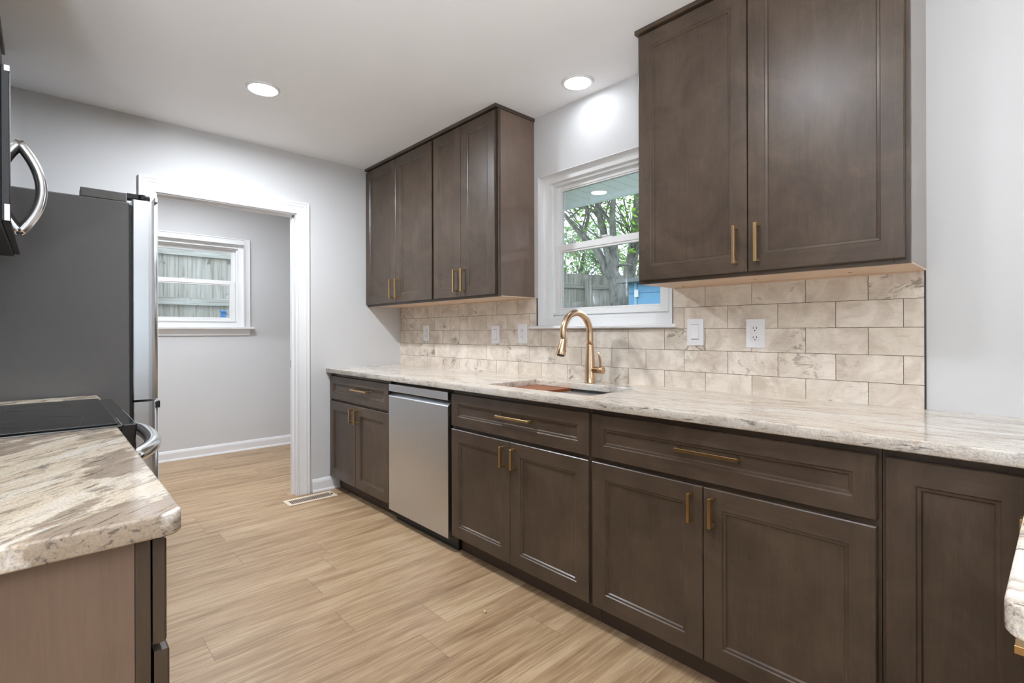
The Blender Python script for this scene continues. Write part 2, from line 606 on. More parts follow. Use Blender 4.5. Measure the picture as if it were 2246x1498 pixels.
def tag(o, label, cat=None, group=None, kind=None):
    o['label'] = label
    if cat: o['category'] = cat
    if group: o['group'] = group
    if kind: o['kind'] = kind
    return o


def thing(name, loc, label, cat, group=None, kind=None):
    o = D.objects.new(name, None)
    o.empty_display_size = 0.05
    C.objects.link(o)
    o.location = loc
    return tag(o, label, cat, group, kind)


def struct(name, mb, mat, label, cat, bevel=0):
    return tag(mb.build(name, mat, bevel=bevel), label, cat, kind='structure')


def slab_mesh(name, outer, holes, z0, z1, mat, loc, bevel=0.004):
    """stone slab from outlines, with eased edges"""
    cu = D.curves.new('slab_outline', 'CURVE')
    cu.dimensions = '2D'
    cu.fill_mode = 'BOTH'
    for loop in [outer] + holes:
        sp = cu.splines.new('POLY')
        sp.points.add(len(loop) - 1)
        for p, q in zip(sp.points, loop):
            p.co = (q[0] - loc[0], q[1] - loc[1], 0, 1)
        sp.use_cyclic_u = True
    cu.extrude = (z1 - z0) / 2 - bevel
    cu.bevel_depth = bevel
    cu.bevel_resolution = 2
    cu.offset = -bevel
    tmp = D.objects.new('tmp', cu)
    C.objects.link(tmp)
    bpy.context.view_layer.update()
    me = D.meshes.new_from_object(tmp.evaluated_get(bpy.context.evaluated_depsgraph_get()))
    D.objects.remove(tmp)
    D.curves.remove(cu)
    me.name = name
    for v in me.vertices:
        v.co.z += (z0 + z1) / 2 - loc[2]
    me.materials.clear()
    me.materials.append(M[mat])
    o = D.objects.new(name, me)
    C.objects.link(o)
    o.location = loc
    return o


def arc(cx, cy, r, a0, a1, n=8):
    return [(cx + r * math.cos(math.radians(a0 + (a1 - a0) * i / n)), cy + r * math.sin(math.radians(a0 + (a1 - a0) * i / n))) for i in range(n + 1)]


# placing functions: (u across, d outward, z up)
def face_negx(x): return lambda u, d, z: (x - d, u, z)
def face_posx(x): return lambda u, d, z: (x + d, u, z)
def face_posy(y): return lambda u, d, z: (u, y + d, z)


def door_mb(fn, u0, u1, z0, z1, t=0.02, fw=0.062, horiz=False):
    """framed door or drawer front with a stepped inner moulding; back at d=0"""
    mb = MB()
    u0, u1 = sorted((u0, u1))
    e = 0.003
    loops = [(0, 0), (0, t - e), (e, t), (fw, t), (fw + 0.003, t - 0.0035), (fw + 0.010, t - 0.0045), (fw + 0.0135, t - 0.0095)]
    def rect(i):
        ins, d = loops[i]
        return [(u0 + ins, d, z0 + ins), (u1 - ins, d, z0 + ins), (u1 - ins, d, z1 - ins), (u0 + ins, d, z1 - ins)]
    offs = [(random.random() * 9, random.random() * 9) for _ in range(5)]
    def put(pts, vert, k):
        mb.face([fn(*p) for p in pts], [((p[0] if vert else p[2]) + offs[k][0], (p[2] if vert else p[0]) + offs[k][1]) for p in pts])
    for i in range(len(loops) - 1):
        if i == 2:
            a, b = e, fw
            put([(u0 + a, t, z0 + a), (u0 + b, t, z0 + a), (u0 + b, t, z0 + b), (u0 + b, t, z1 - b), (u0 + b, t, z1 - a), (u0 + a, t, z1 - a)], True, 0)
            put([(u1 - a, t, z0 + a), (u1 - a, t, z1 - a), (u1 - b, t, z1 - a), (u1 - b, t, z1 - b), (u1 - b, t, z0 + b), (u1 - b, t, z0 + a)], True, 1)
            put([(u0 + b, t, z0 + a), (u1 - b, t, z0 + a), (u1 - b, t, z0 + b), (u0 + b, t, z0 + b)], False, 2)
            put([(u0 + b, t, z1 - b), (u1 - b, t, z1 - b), (u1 - b, t, z1 - a), (u0 + b, t, z1 - a)], False, 3)
            continue
        A, B = rect(i), rect(i + 1)
        for k in range(4):
            k2 = (k + 1) % 4
            put([A[k], A[k2], B[k2], B[k]], k in (1, 3), {0: 2, 1: 1, 2: 3, 3: 0}[k])
    put(rect(len(loops) - 1), not horiz, 4)
    put(list(reversed(rect(0))), True, 4)
    return mb


def pull(fn, parent, u, z, length, vert, d0, label=None):
    """square bar pull on two posts; d0 = door face"""
    mb = MB()
    h = length / 2
    def bx(ua, ub, da, db, za, zb):
        p, q = fn(ua, da, za), fn(ub, db, zb)
        mb.box(p[0], q[0], p[1], q[1], p[2], q[2])
    w = 0.0055
    if vert:
        bx(u - w, u + w, d0 + 0.022, d0 + 0.034, z - h, z + h)
        for s in (-1, 1):
            zz = z + s * (h - 0.0055)
            bx(u - w, u + w, d0, d0 + 0.0225, zz - 0.0055, zz + 0.0055)
    else:
        bx(u - h, u + h, d0 + 0.022, d0 + 0.034, z - w, z + w)
        for s in (-1, 1):
            uu = u + s * (h - 0.0055)
            bx(uu - 0.0055, uu + 0.0055, d0, d0 + 0.0225, z - w, z + w)
    o = mb.build('handle', 'brass', parent, 0.0008, 1)
    o['label'] = label or 'brushed brass square bar pull'
    return o


# ---------------------------------------------------------------- room shell
FW, CZ = 0.005, 2.483
struct('floor', MB().box(-5.75, 0.6, -7.65, 1.97, -0.12, 0.0), 'floor', 'light oak plank floor running through kitchen and laundry room', 'floor')
struct('ceiling', MB().box(-5.75, 0.6, -7.65, 1.97, CZ, CZ + 0.12), 'ceiling', 'plain white ceiling with round recessed lights', 'ceiling')
WY0, WY1, WZ0, WZ1 = -1.607, -2.498, 1.200, 2.118
mb = MB()
mb.box(FW, 0.155, WY0, 0, 0, CZ).box(FW, 0.155, -7.65, WY1, 0, CZ)
mb.box(FW, 0.155, WY1, WY0, 0, WZ0).box(FW, 0.155, WY1, WY0, WZ1, CZ)
struct('wall_right', mb, 'wall', 'pale grey wall behind the sink counter and window', 'wall')
DX0, DX1, DZ = -1.698, -0.835, 2.055
mb = MB().box(-2.82, DX0, 0, 0.115, 0, CZ).box(DX1, 0.6, 0, 0.115, 0, CZ).box(DX0, DX1, 0, 0.115, DZ, CZ)
struct('wall_far', mb, 'wall', 'pale grey wall with the cased opening to the laundry room', 'wall')
struct('wall_left', MB().box(-2.82, -2.668, -3.1, 0, 0, CZ), 'wall', 'kitchen wall behind the range and refrigerator', 'wall')
struct('wall_rear_left', MB().box(-5.75, -2.82, -3.1, -2.95, 0, CZ), 'wall', 'wall of the living area behind the camera', 'wall')
mb = MB().box(-5.75, -5.6, -4.6, -3.1, 0, CZ).box(-5.75, -5.6, -7.65, -6.6, 0, CZ).box(-5.75, -5.6, -6.6, -4.6, 2.1, CZ).box(-5.75, -5.6, -6.6, -4.6, 0, 0.06)
struct('wall_side', mb, 'wall', 'living area wall behind the camera, with an added patio door', 'wall')
mb = MB().box(-5.6, -4.6, -7.65, -7.5, 0, CZ).box(-2.8, -2.2, -7.65, -7.5, 0, CZ).box(-0.5, FW, -7.65, -7.5, 0, CZ)
for a, b in ((-4.6, -2.8), (-2.2, -0.5)):
    mb.box(a, b, -7.65, -7.5, 0, 0.75).box(a, b, -7.65, -7.5, 2.1, CZ)
struct('wall_rear', mb, 'wall', 'rear wall with two added windows behind the camera', 'wall')
LX0, LX1, LZ0, LZ1 = -1.72, -0.712, 1.236, 2.065
LY = 1.82
mb = MB().box(-2.82, LX0, LY, 1.97, 0, CZ).box(LX1, 0.6, LY, 1.97, 0, CZ).box(LX0, LX1, LY, 1.97, 0, LZ0).box(LX0, LX1, LY, 1.97, LZ1, CZ)
struct('wall_laundry', mb, 'wall', 'laundry room wall with the small window over the fence', 'wall')
struct('wall_laundry_left', MB().box(-2.82, -2.67, 0.115, LY, 0, CZ), 'wall', 'left wall of the laundry room', 'wall')
struct('wall_laundry_right', MB().box(0.45, 0.6, 0.115, LY, 0, CZ), 'wall', 'right wall of the laundry room', 'wall')

# door casing and jambs (profiled)
cas = [(0, 0), (0, 0.010), (0.006, 0.013), (0.012, 0.010), (0.016, 0.010), (0.030, 0.012), (0.050, 0.015), (0.056, 0.019), (0.066, 0.019), (0.070, 0.016), (0.078, 0.021), (0.086, 0.021), (0.088, 0.0)]
def casing(x0, x1, zt, yf, out):
    """colonial casing mitred round three sides; out = -1 faces -Y"""
    mb = MB()
    rings = []
    for (a, d) in cas:
        y = yf + out * d
        rings.append([(x0 - a, y, 0.0), (x0 - a, y, zt + a), (x1 + a, y, zt + a), (x1 + a, y, 0.0)])
    for i in range(len(rings) - 1):
        for k in range(3):
            mb.face([rings[i][k], rings[i][k + 1], rings[i + 1][k + 1], rings[i + 1][k]])
    mb.face([r[0] for r in rings])
    mb.face([r[3] for r in rings])
    return mb
fr = thing('door_1', (-1.27, 0.0575, 0), 'white cased doorway opening to the laundry room', 'doorway', kind='structure')
casing(DX0 + 0.018 - 0.006, DX1 - 0.018 + 0.006, DZ - 0.018 + 0.006, 0.0, -1).build('casing', 'trim', fr)
casing(DX0 + 0.018 - 0.006, DX1 - 0.018 + 0.006, DZ - 0.018 + 0.006, 0.115, 1).build('casing', 'trim', fr)
mb = MB().box(DX0, DX0 + 0.018, 0, 0.115, 0, DZ).box(DX1 - 0.018, DX1, 0, 0.115, 0, DZ).box(DX0, DX1, 0, 0.115, DZ - 0.018, DZ)
mb.box(DX0 + 0.018, DX0 + 0.028, 0.045, 0.080, 0, DZ - 0.018).box(DX1 - 0.028, DX1 - 0.018, 0.045, 0.080, 0, DZ - 0.018).box(DX0 + 0.018, DX1 - 0.018, 0.045, 0.080, DZ - 0.028, DZ - 0.018)
mb.build('jamb', 'trim', fr)
st = MB().box(DX1 - 0.0195, DX1 - 0.017, 0.086, 0.112, 0.925, 0.98).build('strike_plate', 'dark_plastic', fr)
st['label'] = 'small dark strike plate on the jamb'

# baseboards
def baseboard(name, prof_fn, a0, a1, label):
    mb = MB().prism([(0, 0), (0.014, 0), (0.014, 0.070), (0.010, 0.082), (0.006, 0.090), (0, 0.094)], a0, a1, prof_fn)
    mb.prism([(0.014, 0), (0.026, 0), (0.024, 0.010), (0.014, 0.016)], a0, a1, prof_fn)
    return struct(name, mb, 'trim', label, 'baseboard')
baseboard('baseboard_far', lambda d, z, a: (a, -d, z), -0.742, -0.531, 'short white baseboard between doorway casing and base cabinet')
baseboard('baseboard_laundry', lambda d, z, a: (a, LY - d, z), -2.67, 0.45, 'white baseboard along the laundry room wall')

# ---------------------------------------------------------------- windows
def dh_window(name, loc, fn, a0, a1, z0, z1, label, stool, meet, inv=1):
    """double-hung vinyl window in an opening; fn(a, d, z): d grows outward"""
    root = thing(name, loc, label, 'window', kind='structure')
    def bx(mb, a, b, da, db, za, zb):
        p, q = fn(a, da, za), fn(b, db, zb)
        mb.box(p[0], q[0], p[1], q[1], p[2], q[2])
    def ring(mb, a, b, za, zb, w, da, db, wb=None, wt=None):
        wb = w if wb is None else wb
        wt = w if wt is None else wt
        bx(mb, a, a + w, da, db, za, zb)
        bx(mb, b - w, b, da, db, za, zb)
        bx(mb, a + w, b - w, da, db, za, za + wb)
        bx(mb, a + w, b - w, da, db, zb - wt, zb)
    a0, a1 = sorted((a0, a1))
    # lining of the reveal, frame face, inner track
    mb = MB()
    ring(mb, a0, a1, z0, z1, 0.004, 0.0, 0.050, 0.004)
    mb.build('reveal_lining', 'trim', root)
    mb = MB()
    ring(mb, a0, a1, z0, z1, 0.046, 0.050, 0.145, 0.050, 0.040)
    ring(mb, a0 + 0.046, a1 - 0.046, z0 + 0.050, z1 - 0.040, 0.012, 0.078, 0.145, 0.014, 0.014)
    mb.build('frame', 'vinyl', root, 0.0015, 1)
    # upper sash (outer)
    b0, b1, zt, zb = a0 + 0.058, a1 - 0.058, z1 - 0.054, z0 + 0.064
    mb = MB()
    ring(mb, b0, b1, meet - 0.018, zt, 0.028, 0.112, 0.138, 0.035, 0.022)
    ring(mb, b0 + 0.028, b1 - 0.028, meet + 0.017, zt - 0.022, 0.008, 0.118, 0.138)
    up = mb.build('upper_sash', 'vinyl', root, 0.002, 1)
    mb = MB()
    bx(mb, b0 + 0.030, b1 - 0.030, 0.1245, 0.1275, meet + 0.018, zt - 0.024)
    g = mb.build('pane', 'glass', up)
    # lower sash (inner)
    mb = MB()
    ring(mb, b0 + 0.010, b1 - 0.010, zb, meet + 0.018, 0.036, 0.080, 0.108, 0.030, 0.036)
    ring(mb, b0 + 0.046, b1 - 0.046, zb + 0.030, meet - 0.018, 0.012, 0.086, 0.108)
    bx(mb, b0 + 0.004, b1 - 0.004, 0.068, 0.080, zb + 0.000, zb + 0.012)
    lo = mb.build('lower_sash', 'vinyl', root, 0.002, 1)
    mb = MB()
    bx(mb, b0 + 0.048, b1 - 0.048, 0.0955, 0.0985, zb + 0.032, meet - 0.020)
    mb.build('pane', 'glass', lo)
    # latch and vent stops
    mb = MB()
    am = (a0 + a1) / 2
    bx(mb, am - 0.03, am + 0.03, 0.084, 0.104, meet + 0.018, meet + 0.026)
    bx(mb, am - 0.008, am + 0.03, 0.076, 0.094, meet + 0.026, meet + 0.034)
    mb.build('latch', 'vinyl', root, 0.002, 1)
    return root, bx

w1, bx = dh_window('window_1', (0.08, (WY0 + WY1) / 2, WZ0), lambda a, d, z: (FW + d, a, z), WY0, WY1, 1.218, WZ1, 'white double-hung window over the sink with trees outside', True, 1.685)
mb = MB()
bx(mb, -1.557, -2.529, -0.030, 0.0, 1.201, 1.218)
bx(mb, WY0, WY1, 0.0, 0.055, 1.201, 1.218)
mb.build('stool', 'trim', w1, 0.004, 2)
mb = MB()
bx(mb, -1.650, -1.656, 0.062, 0.074, 1.900, 1.935)
mb.build('vent_stop', 'vinyl', w1, 0.001, 1)

w2, bx = dh_window('window_2', ((LX0 + LX1) / 2, 1.9, LZ0), lambda a, d, z: (a, LY + d - 0.03, z), LX0, LX1, LZ0 - 0.008, LZ1, 'small white double-hung laundry window facing the wooden fence', True, 1.68)
mb = MB()
for a, b, za, zb in ((LX1, LX1 + 0.055, LZ0, LZ1 + 0.055), (LX0 - 0.055, LX0, LZ0, LZ1 + 0.055), (LX0, LX1, LZ1, LZ1 + 0.055)):
    mb.box(a, b, LY - 0.016, LY, za, zb)
    mb.box(a, b, LY - 0.022, LY - 0.016, max(za, LZ1 + 0.045) if (a, b) == (LX0, LX1) else za, zb) if (a, b) == (LX0, LX1) else mb.box(b - 0.012 if a >= LX1 else a, b if a >= LX1 else a + 0.012, LY - 0.022, LY - 0.016, za, zb)
mb.build('casing', 'trim', w2, 0.002, 1)
MB().box(LX0 - 0.10, LX1 + 0.09, LY - 0.045, LY + 0.03, LZ0 - 0.018, LZ0 + 0.004).build('stool', 'trim', w2, 0.004, 2)
mb = MB().prism([(0, LZ0 - 0.078), (0.010, LZ0 - 0.078), (0.016, LZ0 - 0.045), (0.016, LZ0 - 0.036), (0.024, LZ0 - 0.018), (0, LZ0 - 0.018)], LX0 - 0.07, LX1 + 0.055, lambda d, z, a: (a, LY - d, z))
mb.build('apron', 'trim', w2)

def simple_window(name, fn, a0, a1, z0, z1, label, n, loc):  # unseen openings added behind the camera to bring in daylight
    root = thing(name, loc, label, 'window', kind='structure')
    mb = MB()
    def bx(a, b, da, db, za, zb, m=None):
        p, q = fn(a, da, za), fn(b, db, zb)
        (m or mb).box(p[0], q[0], p[1], q[1], p[2], q[2])
    bx(a0, a0 + 0.05, 0.03, 0.10, z0, z1); bx(a1 - 0.05, a1, 0.03, 0.10, z0, z1)
    bx(a0, a1, 0.03, 0.10, z0, z0 + 0.05); bx(a0, a1, 0.03, 0.10, z1 - 0.05, z1)
    for i in range(1, n):
        c = a0 + (a1 - a0) * i / n
        bx(c - 0.03, c + 0.03, 0.03, 0.10, z0, z1)
    mb.build('frame', 'vinyl', root)
    g = MB()
    bx(a0 + 0.04, a1 - 0.04, 0.06, 0.064, z0 + 0.04, z1 - 0.04, g)
    g.build('pane', 'glass', root)
simple_window('added_patio_door', lambda a, d, z: (-5.6 - d, a, z), -6.6, -4.6, 0.06, 2.1, 'unseen patio door added behind the camera to let in daylight', 2, (-5.65, -5.5, 0.06))
simple_window('added_window_left', lambda a, d, z: (a, -7.5 - d, z), -4.6, -2.8, 0.75, 2.1, 'unseen left rear window added to let in daylight', 2, (-3.7, -7.55, 0.75))
simple_window('added_window_right', lambda a, d, z: (a, -7.5 - d, z), -2.2, -0.5, 0.75, 2.1, 'unseen right rear window added to let in daylight', 2, (-1.35, -7.55, 0.75))

# ---------------------------------------------------------------- recessed lights
def downlight(x, y, label, mat='lamp'):
    r = thing('recessed_light', (x, y, CZ), label, 'light', 'round recessed ceiling lights')
    MB().lathe((x, y, CZ), [(0.066, -0.004), (0.070, -0.009), (0.080, -0.007), (0.085, -0.0005), (0.066, -0.0005)], 40, caps=False).build('trim_ring', 'trim', r)
    MB().lathe((x, y, CZ), [(0.066, -0.002), (0.066, -0.005), (0.05, -0.0062), (0.001, -0.0065)], 40).build('diffuser', mat, r)
downlight(-1.331, -0.868, 'round recessed ceiling light nearest the laundry doorway')
downlight(-0.151, -2.05, 'round recessed ceiling light beside the wall above the sink window', 'lamp_dim')
downlight(-1.40, -2.90, 'recessed light in the kitchen ceiling above the camera', 'lamp_mid')
def uplighter(x, y, label):  # unseen fill light, added to brighten the kitchen ceiling and upper walls
    r = thing('added_fill_light', (x, y, 0), label, 'lamp', 'unseen fill lights added behind the camera')
    MB().lathe((x, y, 0), [(0.14, 0.0), (0.14, 0.015), (0.03, 0.03)], 32).build('base', 'dark_plastic', r)
    MB().lathe((x, y, 0), [(0.012, 0.03), (0.012, 0.80)], 16).build('pole', 'dark_plastic', r)
    sh_ = MB().lathe((x, y, 0), [(0.02, 0.78), (0.12, 0.82), (0.20, 0.90), (0.21, 0.94), (0.20, 0.94), (0.195, 0.91)], 32, caps=False).build('lamp_shade', 'dark_plastic', r)
    MB().lathe((x, y, 0), [(0.192, 0.912), (0.10, 0.918), (0.002, 0.92)], 32).build('bulb', 'up', sh_)
uplighter(-3.0, -4.25, 'unseen waist-high uplight added behind the camera to brighten the ceiling')
downlight(-1.15, 1.0, 'unseen recessed light added to brighten the laundry room', 'lamp_low')  # this and the next are added, out of view, as laundry fill
downlight(-2.2, 0.9, 'unseen left recessed light added to brighten the laundry room', 'lamp_low')

# ---------------------------------------------------------------- base cabinets along the window wall
BX = -0.585
DF = 0.020
fnB = face_negx(BX)
def carcass(root, x_front, x_back, y0, y1, z0=0.10, z1=0.879, toe=None, mat='wood'):
    """open-topped cabinet box with a face frame; facing -X or +X by sign"""
    s = 1 if x_back > x_front else -1
    y0, y1 = sorted((y0, y1))
    mb = MB()
    mb.box(x_front + s * 0.019, x_back, y0, y0 + 0.016, z0, z1).box(x_front + s * 0.019, x_back, y1 - 0.016, y1, z0, z1)
    mb.box(x_front + s * 0.019, x_back, y0, y1, z0, z0 + 0.016).box(x_back - s * 0.006, x_back, y0, y1, z0, z1)
    mb.build('body', 'inside', root)
    mb = MB()
    ya, yb = y0 + 0.038, y1 - 0.038
    for a, b, c, d in ((y0, ya, z0, z1), (yb, y1, z0, z1), (ya, yb, z1 - 0.04, z1), (ya, yb, z0, z0 + 0.04), (ya, yb, 0.655, 0.70)):
        mb.box(x_front, x_front + s * 0.019, a, b, c, d)
    mb.build('face_frame', mat, root)
    if toe is not None:
        MB().box(toe, toe + s * 0.014, y0, y1, 0.0, z0, 1).build('toe_kick', 'toe', root)

def base_cabinet(y0, y1, yd0, yd1, split, label, hl):
    r = thing('base_cabinet', (-0.3, (y0 + y1) / 2, 0), label, 'cabinet', 'base cabinets along the window wall')
    carcass(r, BX, -0.002, y0, y1, toe=-0.530)
    d = door_mb(fnB, yd0, yd1, 0.686, 0.857, DF, 0.052, True).build('drawer', 'wood', r)
    pull(fnB, d, (yd0 + yd1) / 2 + hl[0], 0.782, hl[1], False, DF - 0.0095)
    for (a, b, hy) in ((yd0, split + 0.0015, split + 0.0365), (split - 0.0015, yd1, split - 0.0365)):
        dd = door_mb(fnB, a, b, 0.100, 0.670, DF).build('door', 'wood', r)
        pull(fnB, dd, hy, 0.598, 0.096, True, DF)
    return r
base_cabinet(-0.001, -0.887, -0.004, -0.884, -0.431, 'dark-stained base cabinet in the corner beside the doorway, left of the dishwasher', (-0.064, 0.235))
base_cabinet(-1.547, -2.479, -1.553, -2.470, -2.010, 'dark-stained sink base cabinet just right of the dishwasher', (-0.03, 0.222))
base_cabinet(-2.481, -3.424, -2.489, -3.416, -2.945, 'dark-stained base cabinet with the widest drawer, right of the sink base', (-0.008, 0.212))
r = thing('base_cabinet', (-0.3, -3.575, 0), 'single-door dark corner base cabinet at the right end of the run', 'cabinet', 'base cabinets along the window wall')
carcass(r, BX, -0.002, -3.426, -3.724, toe=-0.530)
dd = door_mb(fnB, -3.434, -3.712, 0.100, 0.857, DF).build('door', 'wood', r)
pull(fnB, dd, -3.684, 0.712, 0.118, True, DF)

# ---------------------------------------------------------------- dishwasher
dw = thing('dishwasher', (-0.3, -1.215, 0), 'stainless steel dishwasher between two dark base cabinets', 'dishwasher')
MB().box(-0.565, -0.01, -0.893, -1.541, 0.10, 0.874).build('body', 'dark_plastic', dw)
MB().box(-0.55, -0.50, -0.893, -1.541, 0.0, 0.10).build('toe_panel', 'dark_plastic', dw)
prof = [(-0.566, 0.072), (-0.603, 0.072), (-0.606, 0.076), (-0.606, 0.782), (-0.603, 0.787), (-0.580, 0.803), (-0.566, 0.803)]
MB().prism(prof, -0.893, -1.524, lambda u, w, a: (u, a, w)).build('door', 'steel', dw, 0.001, 1)
prof = [(-0.566, 0.818), (-0.604, 0.814), (-0.606, 0.818), (-0.606, 0.857), (-0.602, 0.861), (-0.566, 0.861)]
MB().prism(prof, -0.893, -1.524, lambda u, w, a: (u, a, w)).build('control_strip', 'steel', dw, 0.001, 1)

# ---------------------------------------------------------------- countertop, peninsula
P0 = (0.0, -1.8, 0.880)
SX0, SX1, SY0, SY1 = -0.152, -0.520, -1.747, -2.412
outer = [(0.004, -0.002), (-0.633, -0.002), (-0.633, -3.706)] + arc(-1.477, -3.7165, 0.025, 91, 180, 6) + [(-1.50, -4.40), (0.004, -4.40)]
rr = 0.012
hole = arc(SX0 - rr, SY0 - rr, rr, 0, 90, 4) + arc(SX1 + rr, SY0 - rr, rr, 90, 180, 4) + arc(SX1 + rr, SY1 + rr, rr, 180, 270, 4) + arc(SX0 - rr, SY1 + rr, rr, 270, 360, 4)
o = slab_mesh('countertop', outer, [hole], 0.880, 0.914, 'granite', P0)
tag(o, 'long cream and taupe granite countertop under the window, with the sink cutout', 'countertop')

pn = thing('peninsula_cabinet', (-1.05, -4.05, 0), 'dark cabinet under the stone corner at the right edge of the frame', 'cabinet')
fnP = face_posy(-3.745)
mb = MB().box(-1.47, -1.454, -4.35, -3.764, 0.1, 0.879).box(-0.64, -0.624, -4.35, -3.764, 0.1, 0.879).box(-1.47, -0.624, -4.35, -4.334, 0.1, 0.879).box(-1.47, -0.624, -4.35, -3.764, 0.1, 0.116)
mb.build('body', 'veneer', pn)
mb = MB()
for a, b, c, d in ((-1.47, -1.43, 0.1, 0.879), (-0.82, -0.624, 0.1, 0.879), (-1.43, -0.82, 0.84, 0.879), (-1.43, -0.82, 0.1, 0.14), (-1.43, -0.82, 0.655, 0.70)):
    mb.box(a, b, -3.764, -3.745, c, d)
mb.build('face_frame', 'wood', pn)
MB().box(-1.47, -0.624, -3.82, -3.806, 0, 0.1).build('toe_kick', 'toe', pn)
d = door_mb(fnP, -1.462, -0.826, 0.686, 0.857, DF, 0.052, True).build('drawer', 'wood', pn)
pull(fnP, d, -1.145, 0.762, 0.222, False, DF)
for a, b, hx in ((-1.462, -1.1455, -1.18), (-1.1425, -0.826, -1.108)):
    dd = door_mb(fnP, a, b, 0.10, 0.67, DF).build('door', 'wood', pn)
    pull(fnP, dd, hx, 0.598, 0.096, True, DF - 0.001)

# ---------------------------------------------------------------- sink
sk = thing('sink', (-0.336, -2.08, 0.879), 'dark stainless undermount sink set into the granite countertop', 'sink')
mb = MB()
o0, o1, p0, p1 = SX0 + 0.006, SX1 - 0.006, SY0 + 0.006, SY1 - 0.006
mb.box(o0, o0 + 0.02, p1 - 0.02, p0 + 0.02, 0.872, 0.879).box(o1 - 0.02, o1, p1 - 0.02, p0 + 0.02, 0.872, 0.879)
mb.box(o1, o0, p0, p0 + 0.02, 0.872, 0.879).box(o1, o0, p1 - 0.02, p1, 0.872, 0.879)
for (a, b, c, e) in ((o0, o0 + 0.002, p1, p0), (o1 - 0.002, o1, p1, p0), (o1, o0, p0, p0 + 0.002), (o1, o0, p1 - 0.002, p1)):
    mb.box(a, b, c, e, 0.65, 0.873)
mb.box(o1, o0, p1, p0, 0.648, 0.652)
mb.box(o0 - 0.010, o0, p1, p0, 0.858, 0.862).box(o1, o1 + 0.010, p1, p0, 0.858, 0.862)
mb.build('basin', 'steel_dark', sk)
MB().lathe((-0.30, -2.08, 0.652), [(0.045, 0), (0.045, 0.003), (0.03, 0.004), (0.028, 0.001)], 24).build('drain', 'steel', sk)
bd = thing('cutting_board', (-0.335, -1.88, 0.862), 'brown wooden cutting board resting inside the left end of the sink', 'cutting board')
MB().box(-0.1535, -0.5185, -1.752, -2.000, 0.8625, 0.886, 0).build('board', 'teak', bd, 0.003, 2)
MB().box(-0.175, -0.182, -1.80, -1.93, 0.8855, 0.8863, 1).build('finger_groove', 'slot', bd)
rk = thing('drying_rack', (-0.335, -2.2, 0.862), 'roll-up drying rack of thin rods across the right end of the sink', 'dish rack')
y = -2.012
while y > -2.405:
    MB().tube([(o0 - 0.001, y, 0.8675), (o1 + 0.001, y, 0.8675)], 0.0045, 8).build('rod', 'steel', rk)
    y -= 0.0135
for xx in (o0 - 0.012, o1 + 0.012):
    MB().box(xx - 0.006, xx + 0.006, -2.006, -2.408, 0.8622, 0.874).build('end_strip', 'dark_plastic', rk, 0.002, 1)

# ---------------------------------------------------------------- faucet
fc = thing('faucet', (-0.094, -2.08, 0.914), 'tall champagne bronze pull-down faucet standing behind the sink', 'faucet')
FX, FY = -0.094, -2.080
MB().lathe((FX, FY, 0.914), [(0.0285, 0.0), (0.0285, 0.004), (0.0275, 0.006), (0.0272, 0.06), (0.0255, 0.11), (0.0215, 0.16), (0.0190, 0.198), (0.0185, 0.202)], 40).build('body', 'gold', fc)
cx, cz, rad = -0.2005, 1.172, 0.1065
pts = [(FX, FY, 1.113), (FX, FY, 1.14)]
for i in range(25):
    a = math.radians(0 + i * 196 / 24)
    pts.append((cx + rad * math.cos(a), FY, cz + rad * math.sin(a)))
MB().tube(pts, [0.0178] * 2 + [0.0175 - 0.0022 * i / 24 for i in range(25)], 24).build('spout', 'gold', fc)
ex = pts[-1]
a = math.radians(196)
dv = Vector((-math.sin(a), 0, math.cos(a)))
dv = Vector((-0.30, 0, -1)).normalized()
hp = [Vector(ex) + dv * t for t in (-0.004, 0.0, 0.02, 0.05, 0.078, 0.080)]
hd = MB().tube(hp, [0.0155, 0.0165, 0.0185, 0.0215, 0.0235, 0.0225], 24).build('spray_head', 'gold', fc)
MB().tube([hp[-1] - dv * 0.001, hp[-1] + dv * 0.004], [0.018, 0.017], 20).build('nozzle', 'dark_plastic', hd)
mb = MB()
q = Vector(ex) + dv * 0.045
mb.box(q.x + 0.018, q.x + 0.028, q.y - 0.006, q.y + 0.006, q.z - 0.020, q.z + 0.018)
mb.build('spray_button', 'dark_plastic', hd, 0.002, 1)
mb = MB().lathe((FX, FY, 0.983), [(0.0165, -0.02), (0.0165, -0.066), (0.0185, -0.069), (0.0185, -0.086), (0.015, -0.088)], 28, axis=1)
hb = mb.build('handle_barrel', 'gold', fc)
MB().tube([(FX, FY - 0.070, 0.993), (FX - 0.002, FY - 0.070, 1.02), (FX - 0.006, FY - 0.068, 1.05), (FX - 0.012, FY - 0.066, 1.078)], [0.0065, 0.0065, 0.0065, 0.006], 12, flat=(1.25, 0.7)).build('lever', 'gold', hb)

# ---------------------------------------------------------------- backsplash
mb = MB()
mb.box(0.0, FW, WY0 + 0.007, 0, 0.914, 1.388).box(0.0, FW, WY1 - 0.006, WY0 + 0.007, 0.914, 1.200)
mb.box(0.0, FW, -3.434, WY1 - 0.006, 0.914, 1.388)
bs = tag(mb.build('backsplash', 'tile'), 'distressed beige brick tile backsplash above the long countertop', 'backsplash')
for q in ((-3.4345, -3.439, 0.914, 1.388), (WY0 + 0.006, WY0 + 0.0025, 1.218, 1.388), (WY1 - 0.003, WY1 - 0.006, 1.218, 1.384)):
    MB().box(-0.001, FW, *q).build('edge_strip', 'metal_edge', bs)['label'] = 'dark metal strip finishing the tile edge'

